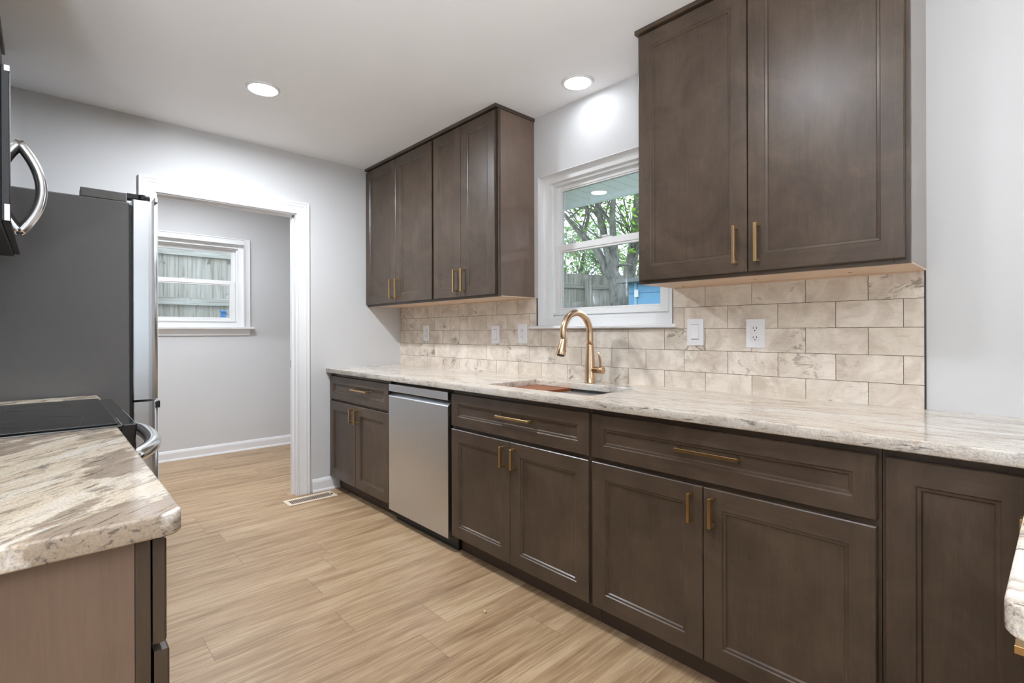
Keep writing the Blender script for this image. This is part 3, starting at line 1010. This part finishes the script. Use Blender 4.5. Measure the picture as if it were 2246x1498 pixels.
# ---------------------------------------------------------------- wall plates
def plate(y0, y1, z0, z1, kind, label):
    yc, zc = (y0 + y1) / 2, (z0 + z1) / 2
    w, h = abs(y1 - y0), abs(z1 - z0)
    name = 'electrical_outlet' if kind == 'outlet' else 'light_switch'
    r = thing(name, (0.0, yc, zc), label, 'outlet' if kind == 'outlet' else 'switch', 'white plates on the backsplash')
    MB().box(-0.006, -0.0005, y0, y1, z0, z1).build('plate', 'plastic', r, 0.002, 2)
    if kind == 'outlet':
        rc = MB().box(-0.0085, -0.0055, yc - 0.0168, yc + 0.0168, zc - 0.0335, zc + 0.0335).build('receptacle', 'plastic', r, 0.0008, 1)
        for s in (-1, 1):
            mb = MB()
            c = zc + s * 0.0195 + 0.003
            mb.box(-0.0089, -0.0083, yc - 0.0078, yc - 0.0055, c - 0.0045, c + 0.0045)
            mb.box(-0.0089, -0.0083, yc + 0.0055, yc + 0.0078, c - 0.004, c + 0.004)
            mb.lathe((-0.0086, yc, c - 0.0105), [(0.0026, -0.0003), (0.0026, 0.0003)], 12, axis=0)
            mb.build('slots', 'slot', rc)
        for s in (-1, 1):
            mb = MB()
            mb.box(-0.0092, -0.0083, yc - 0.008, yc + 0.008, zc + s * 0.0035 - 0.0025, zc + s * 0.0035 + 0.0025)
            mb.build('test_button', 'plastic', rc, 0.0004, 1)
    else:
        rc = MB().prism([(-0.0055, zc - 0.0335), (-0.0068, zc - 0.0335), (-0.0125, zc - 0.028), (-0.0068, zc + 0.0335), (-0.0055, zc + 0.0335)], yc - 0.0168, yc + 0.0168, lambda u, q, a: (u, a, q)).build('rocker', 'plastic', r, 0.0006, 1)
        for s in (-1, 1):
            MB().box(-0.0064, -0.0058, yc - 0.0185, yc + 0.0185, zc + s * 0.0345 - 0.0007, zc + s * 0.0345 + 0.0007).build('rocker_gap', 'slot', r)
    for s in (-1, 1):
        MB().lathe((-0.006, yc, zc + s * 0.0485), [(0.003, -0.0006), (0.003, 0.0003)], 12, axis=0).build('screw', 'plastic', r)
plate(-0.363, -0.445, 1.114, 1.235, 'outlet', 'white outlet plate farthest left on the backsplash, under the far wall cabinets')
plate(-1.185, -1.265, 1.105, 1.225, 'switch', 'white rocker switch on the backsplash just left of the faucet-side outlet')
plate(-1.440, -1.520, 1.111, 1.231, 'outlet', 'white outlet plate just left of the window sill')
plate(-2.577, -2.656, 1.117, 1.239, 'switch', 'white rocker switch just right of the window sill')
plate(-2.844, -2.920, 1.112, 1.233, 'outlet', 'white outlet plate farthest right on the backsplash, under the near wall cabinet')

# ---------------------------------------------------------------- wall cabinets
UX = -0.289
fnU = face_negx(UX)
def wall_cabinet(y0, y1, doors, split, label, screws, ends=(), z0=1.386):
    y0, y1 = sorted((y0, y1))
    r = thing('wall_cabinet', (-0.15, (y0 + y1) / 2, z0), label, 'cabinet', 'wall cabinets on the window wall')
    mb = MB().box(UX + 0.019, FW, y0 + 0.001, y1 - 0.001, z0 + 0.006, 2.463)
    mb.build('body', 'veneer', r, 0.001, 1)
    mb = MB()
    ya, yb = y0 + 0.04, y1 - 0.04
    for a, b, c, d in ((y0, ya, z0, 2.463), (yb, y1, z0, 2.463), (ya, yb, 2.42, 2.463), (ya, yb, z0, z0 + 0.04)):
        mb.box(UX, UX + 0.0195, a, b, c, d, 1 if b - a > 0.1 else 2)
    mb.build('face_frame', 'wood', r, 0.001, 1)
    ug = MB().box(UX + 0.020, FW - 0.001, y0 + 0.001, y1 - 0.001, z0, z0 + 0.0058, 1)
    ug.box(-0.02, FW - 0.001, y0 + 0.02, y1 - 0.02, z0 - 0.004, z0 + 0.001, 1)
    ub = ug.build('underside', 'raw', r)
    ub['label'] = 'unstained pale wood underside'
    for (sx, sy) in screws:
        MB().lathe((sx, sy, z0), [(0.006, -0.0005), (0.006, -0.002), (0.002, -0.0026)], 12).build('screw', 'brass', ub)
    MB().box(UX - 0.026, FW, y0 - (0.006 if 'near' in ends else 0), y1 + (0.006 if 'far' in ends else 0), 2.4632, CZ - 0.0005, 1).build('top_moulding', 'wood', r, 0.003, 2)
    for a, b, hy in doors:
        d = door_mb(fnU, a, b, 1.400, 2.452, DF, 0.058).build('door', 'wood', r)
        pull(fnU, d, hy, 1.500, 0.139, True, DF)
    return r
wall_cabinet(-0.001, -0.942, [(-0.004, -0.4665, -0.4295), (-0.4695, -0.932, -0.5065)], -0.468, 'dark two-door wall cabinet against the laundry doorway wall', [(-0.14, -0.47), (-0.06, -0.66)])
wall_cabinet(-0.944, -1.580, [(-0.953, -1.2475, -1.2105), (-1.2505, -1.566, -1.2875)], -1.249, 'dark two-door wall cabinet left of the sink window, its side panel lit', [(-0.10, -1.03), (-0.14, -1.25), (-0.06, -1.40)], ('near',))
wall_cabinet(-2.505, -3.441, [(-2.514, -2.9700, -2.933), (-2.9735, -3.430, -3.010)], -2.972, 'large dark two-door wall cabinet right of the sink window', [(-0.08, -2.60), (-0.13, -2.93), (-0.13, -3.25)], ('near', 'far'))

# ---------------------------------------------------------------- left run: counter, cabinet
LB = -2.0720
o = slab_mesh('countertop', [(-2.660, -2.835)] + arc(-2.058, -2.810, 0.025, 270, 360, 6) + [(-2.033, -1.912), (-2.660, -1.912)], [], 0.880, 0.914, 'granite_left', (-2.35, -2.37, 0.880))
tag(o, 'short granite countertop with taupe patches in the left foreground', 'countertop')
o = slab_mesh('countertop', [(-2.660, -1.142), (-2.018, -1.142), (-2.018, -0.918), (-2.660, -0.918)], [], 0.880, 0.914, 'granite_left', (-2.35, -1.03, 0.880))
tag(o, 'narrow strip of granite countertop between the range and the refrigerator', 'countertop')
lc = thing('base_cabinet', (-2.36, -2.36, 0), 'dark base cabinet with plain end panel in the left foreground', 'cabinet')
mb = MB().box(-2.660, -2.0912, -2.815, -2.799, 0.0, 0.879)
mb.build('end_panel', 'veneer', lc)['label'] = 'plain reddish brown end panel'
mb = MB().box(-2.66, LB - 0.019, -1.930, -1.914, 0.1, 0.879).box(-2.66, LB - 0.019, -2.798, -1.914, 0.1, 0.116).box(-2.66, -2.654, -2.798, -1.914, 0.1, 0.879)
mb.build('body', 'inside', lc)
mb = MB()
for a, b, c, d in ((-2.816, -2.778, 0.1, 0.879), (-1.952, -1.914, 0.1, 0.879), (-2.778, -1.952, 0.84, 0.879), (-2.778, -1.952, 0.1, 0.14), (-2.778, -1.952, 0.69, 0.73)):
    mb.box(LB - 0.0185, LB, a, b, c, d)
mb.build('face_frame', 'wood', lc, 0.0008, 1)
MB().box(-2.14, -2.126, -2.798, -1.914, 0, 0.1).build('toe_kick', 'toe', lc)
fnL = face_posx(LB + 0.003)
d = door_mb(fnL, -2.811, -1.920, 0.716, 0.872, 0.0175, 0.05, True).build('drawer', 'wood', lc)
pull(fnL, d, -2.30, 0.792, 0.222, False, 0.008)
fnL2 = face_posx(LB + 0.0045)
for a, b, hy in ((-2.811, -2.3665, -2.403), (-2.3635, -1.920, -2.327)):
    dd = door_mb(fnL2, a, b, 0.10, 0.704, 0.0195).build('door', 'wood', lc)
    pull(fnL2, dd, hy, 0.632, 0.096, True, 0.0195)
nc = thing('base_cabinet', (-2.36, -1.03, 0), 'narrow dark base cabinet hidden between the range and the refrigerator', 'cabinet')
MB().box(-2.66, -2.085, -1.138, -0.922, 0.1, 0.879).build('body', 'veneer', nc)
door_mb(face_posx(-2.084), -1.136, -0.924, 0.12, 0.87, 0.019).build('door', 'wood', nc)
MB().box(-2.66, -2.13, -1.138, -0.922, 0.0, 0.0995).build('toe_kick', 'toe', nc)

# ---------------------------------------------------------------- range
rg = thing('range', (-2.33, -1.527, 0), 'black glass-top electric range between the granite countertops', 'range')
SYa, SYb = -1.907, -1.147
MB().box(-2.65, -2.045, SYa, SYb, 0.03, 0.878).build('body', 'black_gloss', rg)
mb = MB().box(-2.65, -2.02, SYa, SYb, 0.8785, 0.918)
mb.build('cooktop_frame', 'black_gloss', rg, 0.004, 2)
ct = MB().box(-2.635, -2.032, SYa + 0.014, SYb - 0.014, 0.9175, 0.9235).build('cooktop_glass', 'black_glass', rg, 0.002, 2)
for (x, y, rr_) in ((-2.20, -1.72, 0.10), (-2.20, -1.33, 0.085), (-2.48, -1.72, 0.08), (-2.48, -1.33, 0.10)):
    MB().lathe((x, y, 0.9236), [(rr_, 0), (rr_, 0.0003), (rr_ - 0.002, 0.0003), (rr_ - 0.002, 0)], 48, caps=False).build('burner_ring', 'slot', ct)
prof = [(-2.045, 0.800), (-2.004, 0.800), (-1.992, 0.870), (-1.988, 0.918), (-2.02, 0.918), (-2.045, 0.878)]
cp = MB().prism(prof, SYa, SYb, lambda u, w, a: (u, a, w)).build('control_panel', 'black_gloss', rg, 0.003, 2)
for y in (-1.855, -1.775, -1.527, -1.28, -1.20):
    MB().lathe((-2.0, y, 0.848), [(0.020, -0.004), (0.020, 0.010), (0.017, 0.013)], 24, axis=0).build('knob', 'dark_plastic', cp)
od = MB().box(-2.045, -2.008, SYa + 0.003, SYb - 0.003, 0.22, 0.795).build('oven_door', 'steel', rg, 0.004, 2)
MB().box(-2.009, -2.0065, SYa + 0.10, SYb - 0.10, 0.36, 0.66).build('oven_window', 'black_glass', od)
pts = []
for i in range(21):
    u = -1 + 2 * i / 20
    pts.append((-2.006 + 0.092 * (1 - abs(u) ** 3.2), -1.527 + 0.335 * u, 0.808 + 0.012 * (1 - u * u)))
oh = MB().tube(pts, 0.024, 20, flat=(1.0, 0.9)).build('oven_handle', 'chrome', od)
oh['label'] = 'pale bowed oven handle'
MB().box(-2.045, -2.010, SYa + 0.003, SYb - 0.003, 0.035, 0.21).build('storage_drawer', 'steel', rg, 0.003, 2)

# ---------------------------------------------------------------- refrigerator
fg = thing('refrigerator', (-2.2, -0.46, 0), 'stainless refrigerator with dark grey side panel beside the doorway', 'refrigerator')
MB().box(-2.650, -1.905, -0.905, -0.008, 0.02, 1.770).build('cabinet', 'fridge_side', fg, 0.006, 2)['label'] = 'matte dark grey side panel'
MB().box(-1.9049, -1.8955, -0.893, -0.020, 0.06, 1.760).build('door_gasket', 'dark_plastic', fg)
def fdoor(y0, y1, z0, z1, name):
    """door slab with a rounded front; profile in plan"""
    y0, y1 = sorted((y0, y1))
    t, r_ = 0.098, 0.022
    xb = -1.894
    poly = [(xb, y0 + 0.004), (xb + 0.004, y0)] + [(xb + t - 0.040 + 0.036 * math.sin(math.radians(a)), y0 + 0.012 * (1 - math.cos(math.radians(a)))) for a in (0, 20, 40, 60, 75, 90)]
    poly += [(xb + t, y0 + 0.05), (xb + t + 0.004, (y0 + y1) / 2), (xb + t, y1 - 0.05)]
    poly += [(xb + t - 0.040 + 0.036 * math.sin(math.radians(a)), y1 - 0.012 * (1 - math.cos(math.radians(a)))) for a in (90, 75, 60, 40, 20, 0)]
    poly += [(xb + 0.004, y1), (xb, y1 - 0.004)]
    mb = MB()
    n = len(poly)
    for i in range(n):
        j = (i + 1) % n
        mb.face([(*poly[i], z0), (*poly[j], z0), (*poly[j], z1), (*poly[i], z1)], smooth=3 < i < n - 3)
    mb.face([(*q, z0) for q in poly]); mb.face([(*q, z1) for q in reversed(poly)])
    return mb.build(name, 'steel', fg)
fdoor(-0.905, -0.459, 0.878, 1.785, 'door')
fdoor(-0.455, -0.010, 0.878, 1.785, 'door')
for y0, y1 in ((-0.905, -0.459), (-0.455, -0.010)):
    MB().box(-1.812, -1.798, y0, y1, 1.7852, 1.808).build('door_lip', 'steel', fg, 0.002, 1)
fz = fdoor(-0.905, -0.010, 0.07, 0.868, 'freezer_drawer')
MB().box(-1.812, -1.7925, -0.903, -0.012, 0.836, 0.866).build('pull_recess', 'dark_plastic', fz)
for y0, y1 in ((-0.903, -0.80), (-0.11, -0.012)):
    hc = MB().box(-2.072, -1.914, y0, y1, 1.7705, 1.809).build('hinge_cover', 'hinge', fg, 0.003, 2)
    yc = (y0 + y1) / 2
    mb = MB().box(-1.914, -1.87, y0 + 0.008, y1 - 0.04, 1.789, 1.812)
    mb.lathe((-1.853, y0 + 0.032, 1.786), [(0.026, 0.004), (0.028, 0.008), (0.028, 0.024), (0.024, 0.028)], 24)
    mb.build('hinge', 'dark_plastic', hc, 0.002, 1)
for x in (-2.6, -1.95):
    for y in (-0.87, -0.05):
        MB().lathe((x, y, 0), [(0.02, 0), (0.02, 0.022)], 12).build('foot', 'dark_plastic', fg)

# ---------------------------------------------------------------- microwave and cabinets over the range
mw = thing('microwave', (-2.45, -1.527, 1.462), 'black over-the-range microwave with curved handle at the left edge', 'microwave')
MB().box(-2.650, -2.266, -1.905, -1.147, 1.462, 1.868).build('case', 'mw_side', mw, 0.003, 2)
dr = MB().box(-2.2655, -2.2505, -1.905, -1.147, 1.470, 1.868).build('door', 'mw_side', mw, 0.001, 1)
MB().box(-2.2505, -2.2485, -1.900, -1.149, 1.472, 1.866).build('door_glass', 'mirror_glass', dr)
pts = []
for i in range(25):
    u = -1 + 2 * i / 24
    pts.append((-2.252 + 0.060 * (1 - u * u), -1.265, 1.690 + 0.158 * u))
MB().tube(pts, 0.017, 20, flat=(1.0, 1.0)).build('door_handle', 'chrome', dr)['label'] = 'bowed polished handle'
for a, b in ((1.470, 1.512), (1.853, 1.867)):
    MB().box(-2.2600, -2.2500, -1.9062, -1.9049, a, b).build('edge_trim', 'steel', mw)
MB().box(-2.60, -2.30, -1.85, -1.20, 1.4595, 1.4625).build('underside_grille', 'dark_plastic', mw)

def over_cab(y0, y1, z0, splits, label, xf=-2.345):
    r = thing('wall_cabinet', (-2.5, (y0 + y1) / 2, z0), label, 'cabinet', 'wall cabinets over the range')
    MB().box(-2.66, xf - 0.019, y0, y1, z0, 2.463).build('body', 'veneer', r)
    mb = MB()
    ya, yb = y0 + 0.04, y1 - 0.04
    for a, b, c, d in ((y0, ya, z0, 2.463), (yb, y1, z0, 2.463), (ya, yb, 2.42, 2.463), (ya, yb, z0, z0 + 0.04)):
        mb.box(xf - 0.0188, xf, a, b, c, d)
    mb.build('face_frame', 'wood', r)
    f = face_posx(xf)
    e = [y0 + 0.006] + splits + [y1 - 0.006]
    for i in range(len(e) - 1):
        dd = door_mb(f, e[i] + 0.0015, e[i + 1] - 0.0015, z0 + 0.012, 2.452, DF, 0.058).build('door', 'wood', r)
        if i < 2 and len(e) > 2:
            pull(f, dd, e[1] + (-0.036 if i == 0 else 0.036), z0 + 0.10, 0.12, True, DF)
    MB().box(-2.66, xf + 0.030, y0, y1, 2.4632, CZ - 0.0005, 1).build('top_moulding', 'wood', r, 0.003, 2)
over_cab(-1.905, -1.147, 1.872, [-1.526], 'dark wall cabinet directly above the microwave')
over_cab(-1.145, -0.44, 1.96, [-0.79], 'dark wall cabinet above the refrigerator, past the microwave')

# ---------------------------------------------------------------- floor register, crumb
vr = thing('floor_register', (-0.80, -0.138, 0), 'almond metal floor vent in front of the doorway casing', 'vent')
x0, x1, y0, y1 = -0.972, -0.632, -0.205, -0.068
mb = MB()
mb.box(x0, x0 + 0.028, y0, y1, 0.0005, 0.005).box(x1 - 0.028, x1, y0, y1, 0.0005, 0.005).box(x0 + 0.028, x1 - 0.028, y0, y0 + 0.026, 0.0005, 0.005).box(x0 + 0.028, x1 - 0.028, y1 - 0.026, y1, 0.0005, 0.005)
mb.build('frame', 'vent', vr, 0.001, 1)
MB().box(x0 + 0.02, x1 - 0.02, y0 + 0.02, y1 - 0.02, 0.0003, 0.0010).build('duct', 'slot', vr)
mb = MB()
n = 25
for i in range(n):
    x = x0 + 0.032 + (x1 - x0 - 0.064) * (i + 0.5) / n
    mb.prism([(x - 0.0036, 0.0046), (x - 0.0008, 0.0050), (x + 0.0030, 0.0016), (x + 0.0002, 0.0012)], y0 + 0.025, y1 - 0.025, lambda u, w, a: (u, a, w))
mb.build('louvers', 'vent', vr)
MB().box(x1 - 0.024, x1 - 0.016, y0 + 0.05, y0 + 0.072, 0.005, 0.009).build('lever', 'dark_plastic', vr)
bmc = MB().lathe((-0.832, -2.10, 0.0), [(0.004, 0.0), (0.0085, 0.003), (0.006, 0.009), (0.001, 0.011)], 7)
cr = bmc.build('crumb', 'crumb', loc=(-0.832, -2.10, 0.0))
tag(cr, 'small pale crumb lying on the floor before the sink cabinet', 'crumb')

# ---------------------------------------------------------------- outdoors
GZ = 0.35
struct('ground', MB().box(0.75, 40, -30, 40, GZ - 0.3, GZ).box(-40, 0.75, 2.6, 40, GZ - 0.3, GZ).box(-40, -6.3, -30, 2.6, GZ - 0.8, GZ - 0.5).box(-6.3, 0.75, -30, -8.2, GZ - 0.8, GZ - 0.5), 'grass', 'grassy yard outside the windows', 'ground')
mb = MB().box(0.156, 0.775, -8.0, 2.3, 2.165, 2.18)
so = struct('soffit', mb, 'soffit', 'vented eave soffit above the sink window', 'soffit')
MB().box(0.775, 0.81, -8.0, 2.3, 2.135, 2.32).build('fascia', 'fascia', so)

def fence(name, P, Q, z0, z1, mat, label, pw=0.14, rails=(0.3, 1.0, 1.7), post=2.4, side=1):
    P, Q = Vector((*P, 0)), Vector((*Q, 0))
    d = (Q - P).normalized()
    n = Vector((-d.y, d.x, 0)) * side       # towards the house
    L = (Q - P).length
    r = thing(name, ((P.x + Q.x) / 2, (P.y + Q.y) / 2, z0), label, 'fence')
    mb = MB()
    t = 0.0
    def ob(a, b, da, db, za, zb, m):
        c = [P + d * a + n * da, P + d * b + n * da, P + d * b + n * db, P + d * a + n * db]
        lo = [(p.x, p.y, za) for p in c]; hi = [(p.x, p.y, zb) for p in c]
        m.face(lo); m.face(hi)
        for i in range(4):
            j = (i + 1) % 4
            m.face([lo[i], lo[j], hi[j], hi[i]])
    while t < L:
        ob(t, t + pw - 0.0012, 0, 0.018, z0 + 0.03, z1 + random.uniform(-0.02, 0.02), mb)
        t += pw
    mb.build('pickets', mat, r)
    for h in rails:
        m2 = MB()
        ob(0, L, 0.0185, 0.058, h - 0.045, h + 0.045, m2)
        m2.build('rail', mat + '_rail', r)
    t = 0.3
    while t < L:
        m2 = MB()
        ob(t, t + 0.09, 0.0585, 0.148, z0, z1 - 0.12, m2)
        m2.build('post', mat, r)
        t += post
    return r
fence('wooden_fence', (3.2, 3.62), (11.5, 0.62), GZ, 2.36, 'fence', 'weathered grey picket fence behind the tree outside the sink window', 0.13, (0.8, 1.55, 2.10), 2.44, -1)
fence('wooden_fence', (-4.0, 3.6), (2.6, 3.6), GZ, 2.36, 'fence_pale', 'pale wooden fence close outside the laundry window', 0.0945, (0.9, 1.575, 2.185), 2.4, -1)

def tree(name, base, paths, leaves, label, lm, lsz=0.06, spread=0.3, leafs=10):
    r = thing(name, base, label, 'tree')
    mb = MB()
    tips = []
    rnd = random.Random(int(base[0] * 100 + base[1] * 10))
    def twig(p, d, L, rad, depth):
        pts, q, dd = [p], Vector(p), Vector(d).normalized()
        for i in range(4):
            dd = (dd + Vector((rnd.uniform(-.28, .28), rnd.uniform(-.28, .28), rnd.uniform(-.12, .25)))).normalized()
            q = q + dd * (L / 4)
            pts.append(Vector(q))
        mb.tube(pts, [rad * (1 - 0.16 * i) for i in range(5)], 6, False)
        tips.extend(pts[2:])
        if depth > 0:
            for k in range(3):
                s = rnd.choice(pts[1:])
                nd = (dd + Vector((rnd.uniform(-1, 1), rnd.uniform(-1, 1), rnd.uniform(-.3, .8)))).normalized()
                twig(s, nd, L * 0.68, rad * 0.55, depth - 1)
    for pts, r0, r1, n in paths:
        pts = [Vector(p) for p in pts]
        # smooth by subdivision
        fine = []
        for i in range(len(pts) - 1):
            p0, p1, p2, p3 = pts[max(i - 1, 0)], pts[i], pts[i + 1], pts[min(i + 2, len(pts) - 1)]
            for k in range(5):
                t = k / 5
                fine.append(0.5 * ((2 * p1) + (p2 - p0) * t + (2 * p0 - 5 * p1 + 4 * p2 - p3) * t * t + (3 * p1 - p0 - 3 * p2 + p3) * t ** 3))
        fine.append(pts[-1])
        m_ = len(fine)
        mb.tube(fine, [r0 + (r1 - r0) * i / (m_ - 1) for i in range(m_)], 10)
        for k in range(n):
            i = rnd.randrange(m_ // 3, m_)
            d = (fine[-1] - fine[0]).normalized() * 0.6 + Vector((rnd.uniform(-1, 1), rnd.uniform(-1, 1), rnd.uniform(-.2, .8)))
            twig(fine[i], d, rnd.uniform(0.8, 1.6), min(max(r1 * 0.5, 0.010), 0.02), 2)
    mb.build('trunk', 'bark', r, weld=False)
    lf = MB()
    for p in tips:
        for k in range(leafs):
            if rnd.random() > leaves: continue
            c = p + Vector((rnd.gauss(0, spread), rnd.gauss(0, spread), rnd.gauss(0, spread)))
            a = Vector((rnd.uniform(-1, 1), rnd.uniform(-1, 1), rnd.uniform(-1, 1))).normalized()
            b = a.orthogonal().normalized()
            s_ = lsz * rnd.uniform(0.6, 1.3)
            lf.face([c - a * s_, c + b * s_ * 0.55, c + a * s_, c - b * s_ * 0.55])
    o = lf.build('foliage', lm, r, weld=False)
    o['kind'] = 'stuff'
    return r

def ray(px, py, depth):
    d = F + R2 * ((px - 1123) / 1099.124) - U2 * ((py + 20.375 - 749) / 1099.124)
    return Vector((-2.1865, -3.7227, 1.1804)) + d * depth
def along(dep, *pp):
    return [tuple(ray(x, y, dep + dz)) for x, y, dz in pp]
tb = ray(1356, 700, 9.3); tb.z = GZ
tree('yard_tree', tuple(tb), [
    ([tuple(tb)] + along(9.3, (1352, 640, 0), (1343, 600, 0)), 0.150, 0.120, 0),
    (along(9.3, (1347, 618, 0), (1330, 592, 0.1), (1316, 560, 0.2), (1302, 540, 0.3), (1282, 520, 0.4), (1262, 500, 0.5), (1238, 470, 0.6)), 0.085, 0.035, 4),
    (along(9.3, (1345, 608, 0), (1338, 570, 0), (1328, 535, 0.1), (1322, 500, 0.1), (1313, 465, 0.2), (1308, 425, 0.2), (1300, 380, 0.3)), 0.085, 0.045, 4),
    (along(9.3, (1346, 606, 0), (1350, 570, 0), (1346, 530, -0.1), (1343, 480, -0.1), (1345, 430, -0.2), (1342, 380, -0.2)), 0.080, 0.040, 4),
    (along(9.3, (1280, 528, 0.5), (1284, 500, 0.4), (1290, 470, 0.4), (1282, 430, 0.3)), 0.045, 0.022, 2),
    (along(9.3, (1318, 482, 0.2), (1300, 462, 0.3), (1280, 456, 0.4), (1240, 452, 0.5)), 0.035, 0.018, 3),
    (along(9.3, (1345, 500, 0), (1330, 475, 0.1), (1318, 455, 0.1), (1310, 440, 0.1)), 0.03, 0.02, 2),
    (along(9.3, (1350, 585, 0), (1370, 580, -0.2), (1385, 582, -0.4)), 0.03, 0.02, 1),
], 0.16, 'leafing grey tree with forked trunk standing before the fence', 'leaf', 0.05, 0.22)
tb = ray(1381, 690, 10.0); tb.z = GZ
tree('yard_tree', tuple(tb), [
    ([tuple(tb)] + along(10.0, (1380, 620, 0), (1386, 570, 0), (1392, 530, 0), (1398, 470, 0), (1404, 400, 0)), 0.13, 0.09, 8),
], 0.35, 'second tree with dense leaves, partly behind the near wall cabinet', 'leaf', 0.06, 0.3)
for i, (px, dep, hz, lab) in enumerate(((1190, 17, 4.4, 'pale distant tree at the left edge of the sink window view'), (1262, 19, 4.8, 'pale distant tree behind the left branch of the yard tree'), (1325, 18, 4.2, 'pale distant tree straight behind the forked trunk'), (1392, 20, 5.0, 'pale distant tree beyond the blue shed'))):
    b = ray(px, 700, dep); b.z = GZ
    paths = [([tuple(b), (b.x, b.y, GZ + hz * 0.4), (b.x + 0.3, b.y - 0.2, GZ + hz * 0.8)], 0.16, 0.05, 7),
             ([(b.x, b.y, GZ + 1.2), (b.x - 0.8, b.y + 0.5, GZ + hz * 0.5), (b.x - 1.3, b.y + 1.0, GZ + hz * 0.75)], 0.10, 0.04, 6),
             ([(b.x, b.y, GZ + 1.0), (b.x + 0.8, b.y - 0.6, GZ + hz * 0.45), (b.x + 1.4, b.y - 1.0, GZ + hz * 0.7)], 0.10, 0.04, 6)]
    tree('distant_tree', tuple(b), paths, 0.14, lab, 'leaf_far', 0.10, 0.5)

# shed
sc = ray(1379, 700, 7.6)
sh = thing('garden_shed', (sc.x + 0.9, sc.y - 0.6, GZ), 'light blue garden shed outside the sink window', 'shed')
dirv = Vector((0.10, -1.0, 0)).normalized()
nrm = Vector((-1.0, -0.10, 0)).normalized()
dirv = (dirv - nrm * (-0.06)).normalized()
nrm = Vector((dirv.y, -dirv.x, 0))
if nrm.dot(Vector((-1, 0, 0))) < 0: nrm = -nrm
def sbox(mb, a, b, da, db, za, zb):
    c = [Vector((sc.x, sc.y, 0)) + dirv * q + nrm * w for q, w in ((a, da), (b, da), (b, db), (a, db))]
    lo = [(p.x, p.y, za) for p in c]; hi = [(p.x, p.y, zb) for p in c]
    mb.face(lo); mb.face(hi)
    for i in range(4):
        j = (i + 1) % 4
        mb.face([lo[i], lo[j], hi[j], hi[i]])
STOP = 1.18 + (728.6 - 622) / 1099.1 * 7.6
mb = MB(); sbox(mb, 0.0, 2.6, -1.8, 0.0, GZ, STOP); mb.build('wall', 'siding', sh)
mb = MB(); sbox(mb, -0.12, 2.75, -1.95, 0.16, STOP, STOP + 0.06); mb.build('roof', 'roof', sh)
mb = MB(); sbox(mb, 0.165, 0.66, 0.001, 0.025, GZ + 0.05, STOP - 0.03); sd = mb.build('door', 'siding', sh)
for a, b in ((0.11, 0.155), (0.67, 0.73)):
    mb = MB(); sbox(mb, a, b, 0.001, 0.030, GZ, STOP); mb.build('corner_trim', 'shed_trim', sh)
mb = MB(); sbox(mb, 0.13, 0.19, 0.031, 0.055, STOP - 0.22, STOP - 0.11); mb.build('latch', 'plastic', sd)

# blue tap by the laundry fence
tp = thing('water_valve', (-0.53, 3.44, GZ), 'small blue water valve and pipe before the pale fence', 'valve')
MB().tube([(-0.53, 3.40, GZ), (-0.53, 3.40, 1.36)], 0.028, 10).build('standpipe', 'blue', tp)
MB().lathe((-0.53, 3.40, 1.385), [(0.030, -0.04), (0.036, -0.01), (0.026, 0.02), (0.026, 0.05), (0.038, 0.06), (0.038, 0.075), (0.015, 0.08)], 16).build('valve_body', 'blue', tp)
MB().tube([(-0.50, 3.40, 1.425), (-0.36, 3.40, 1.425), (-0.34, 3.40, 1.40)], 0.014, 10).build('spout', 'steel', tp)
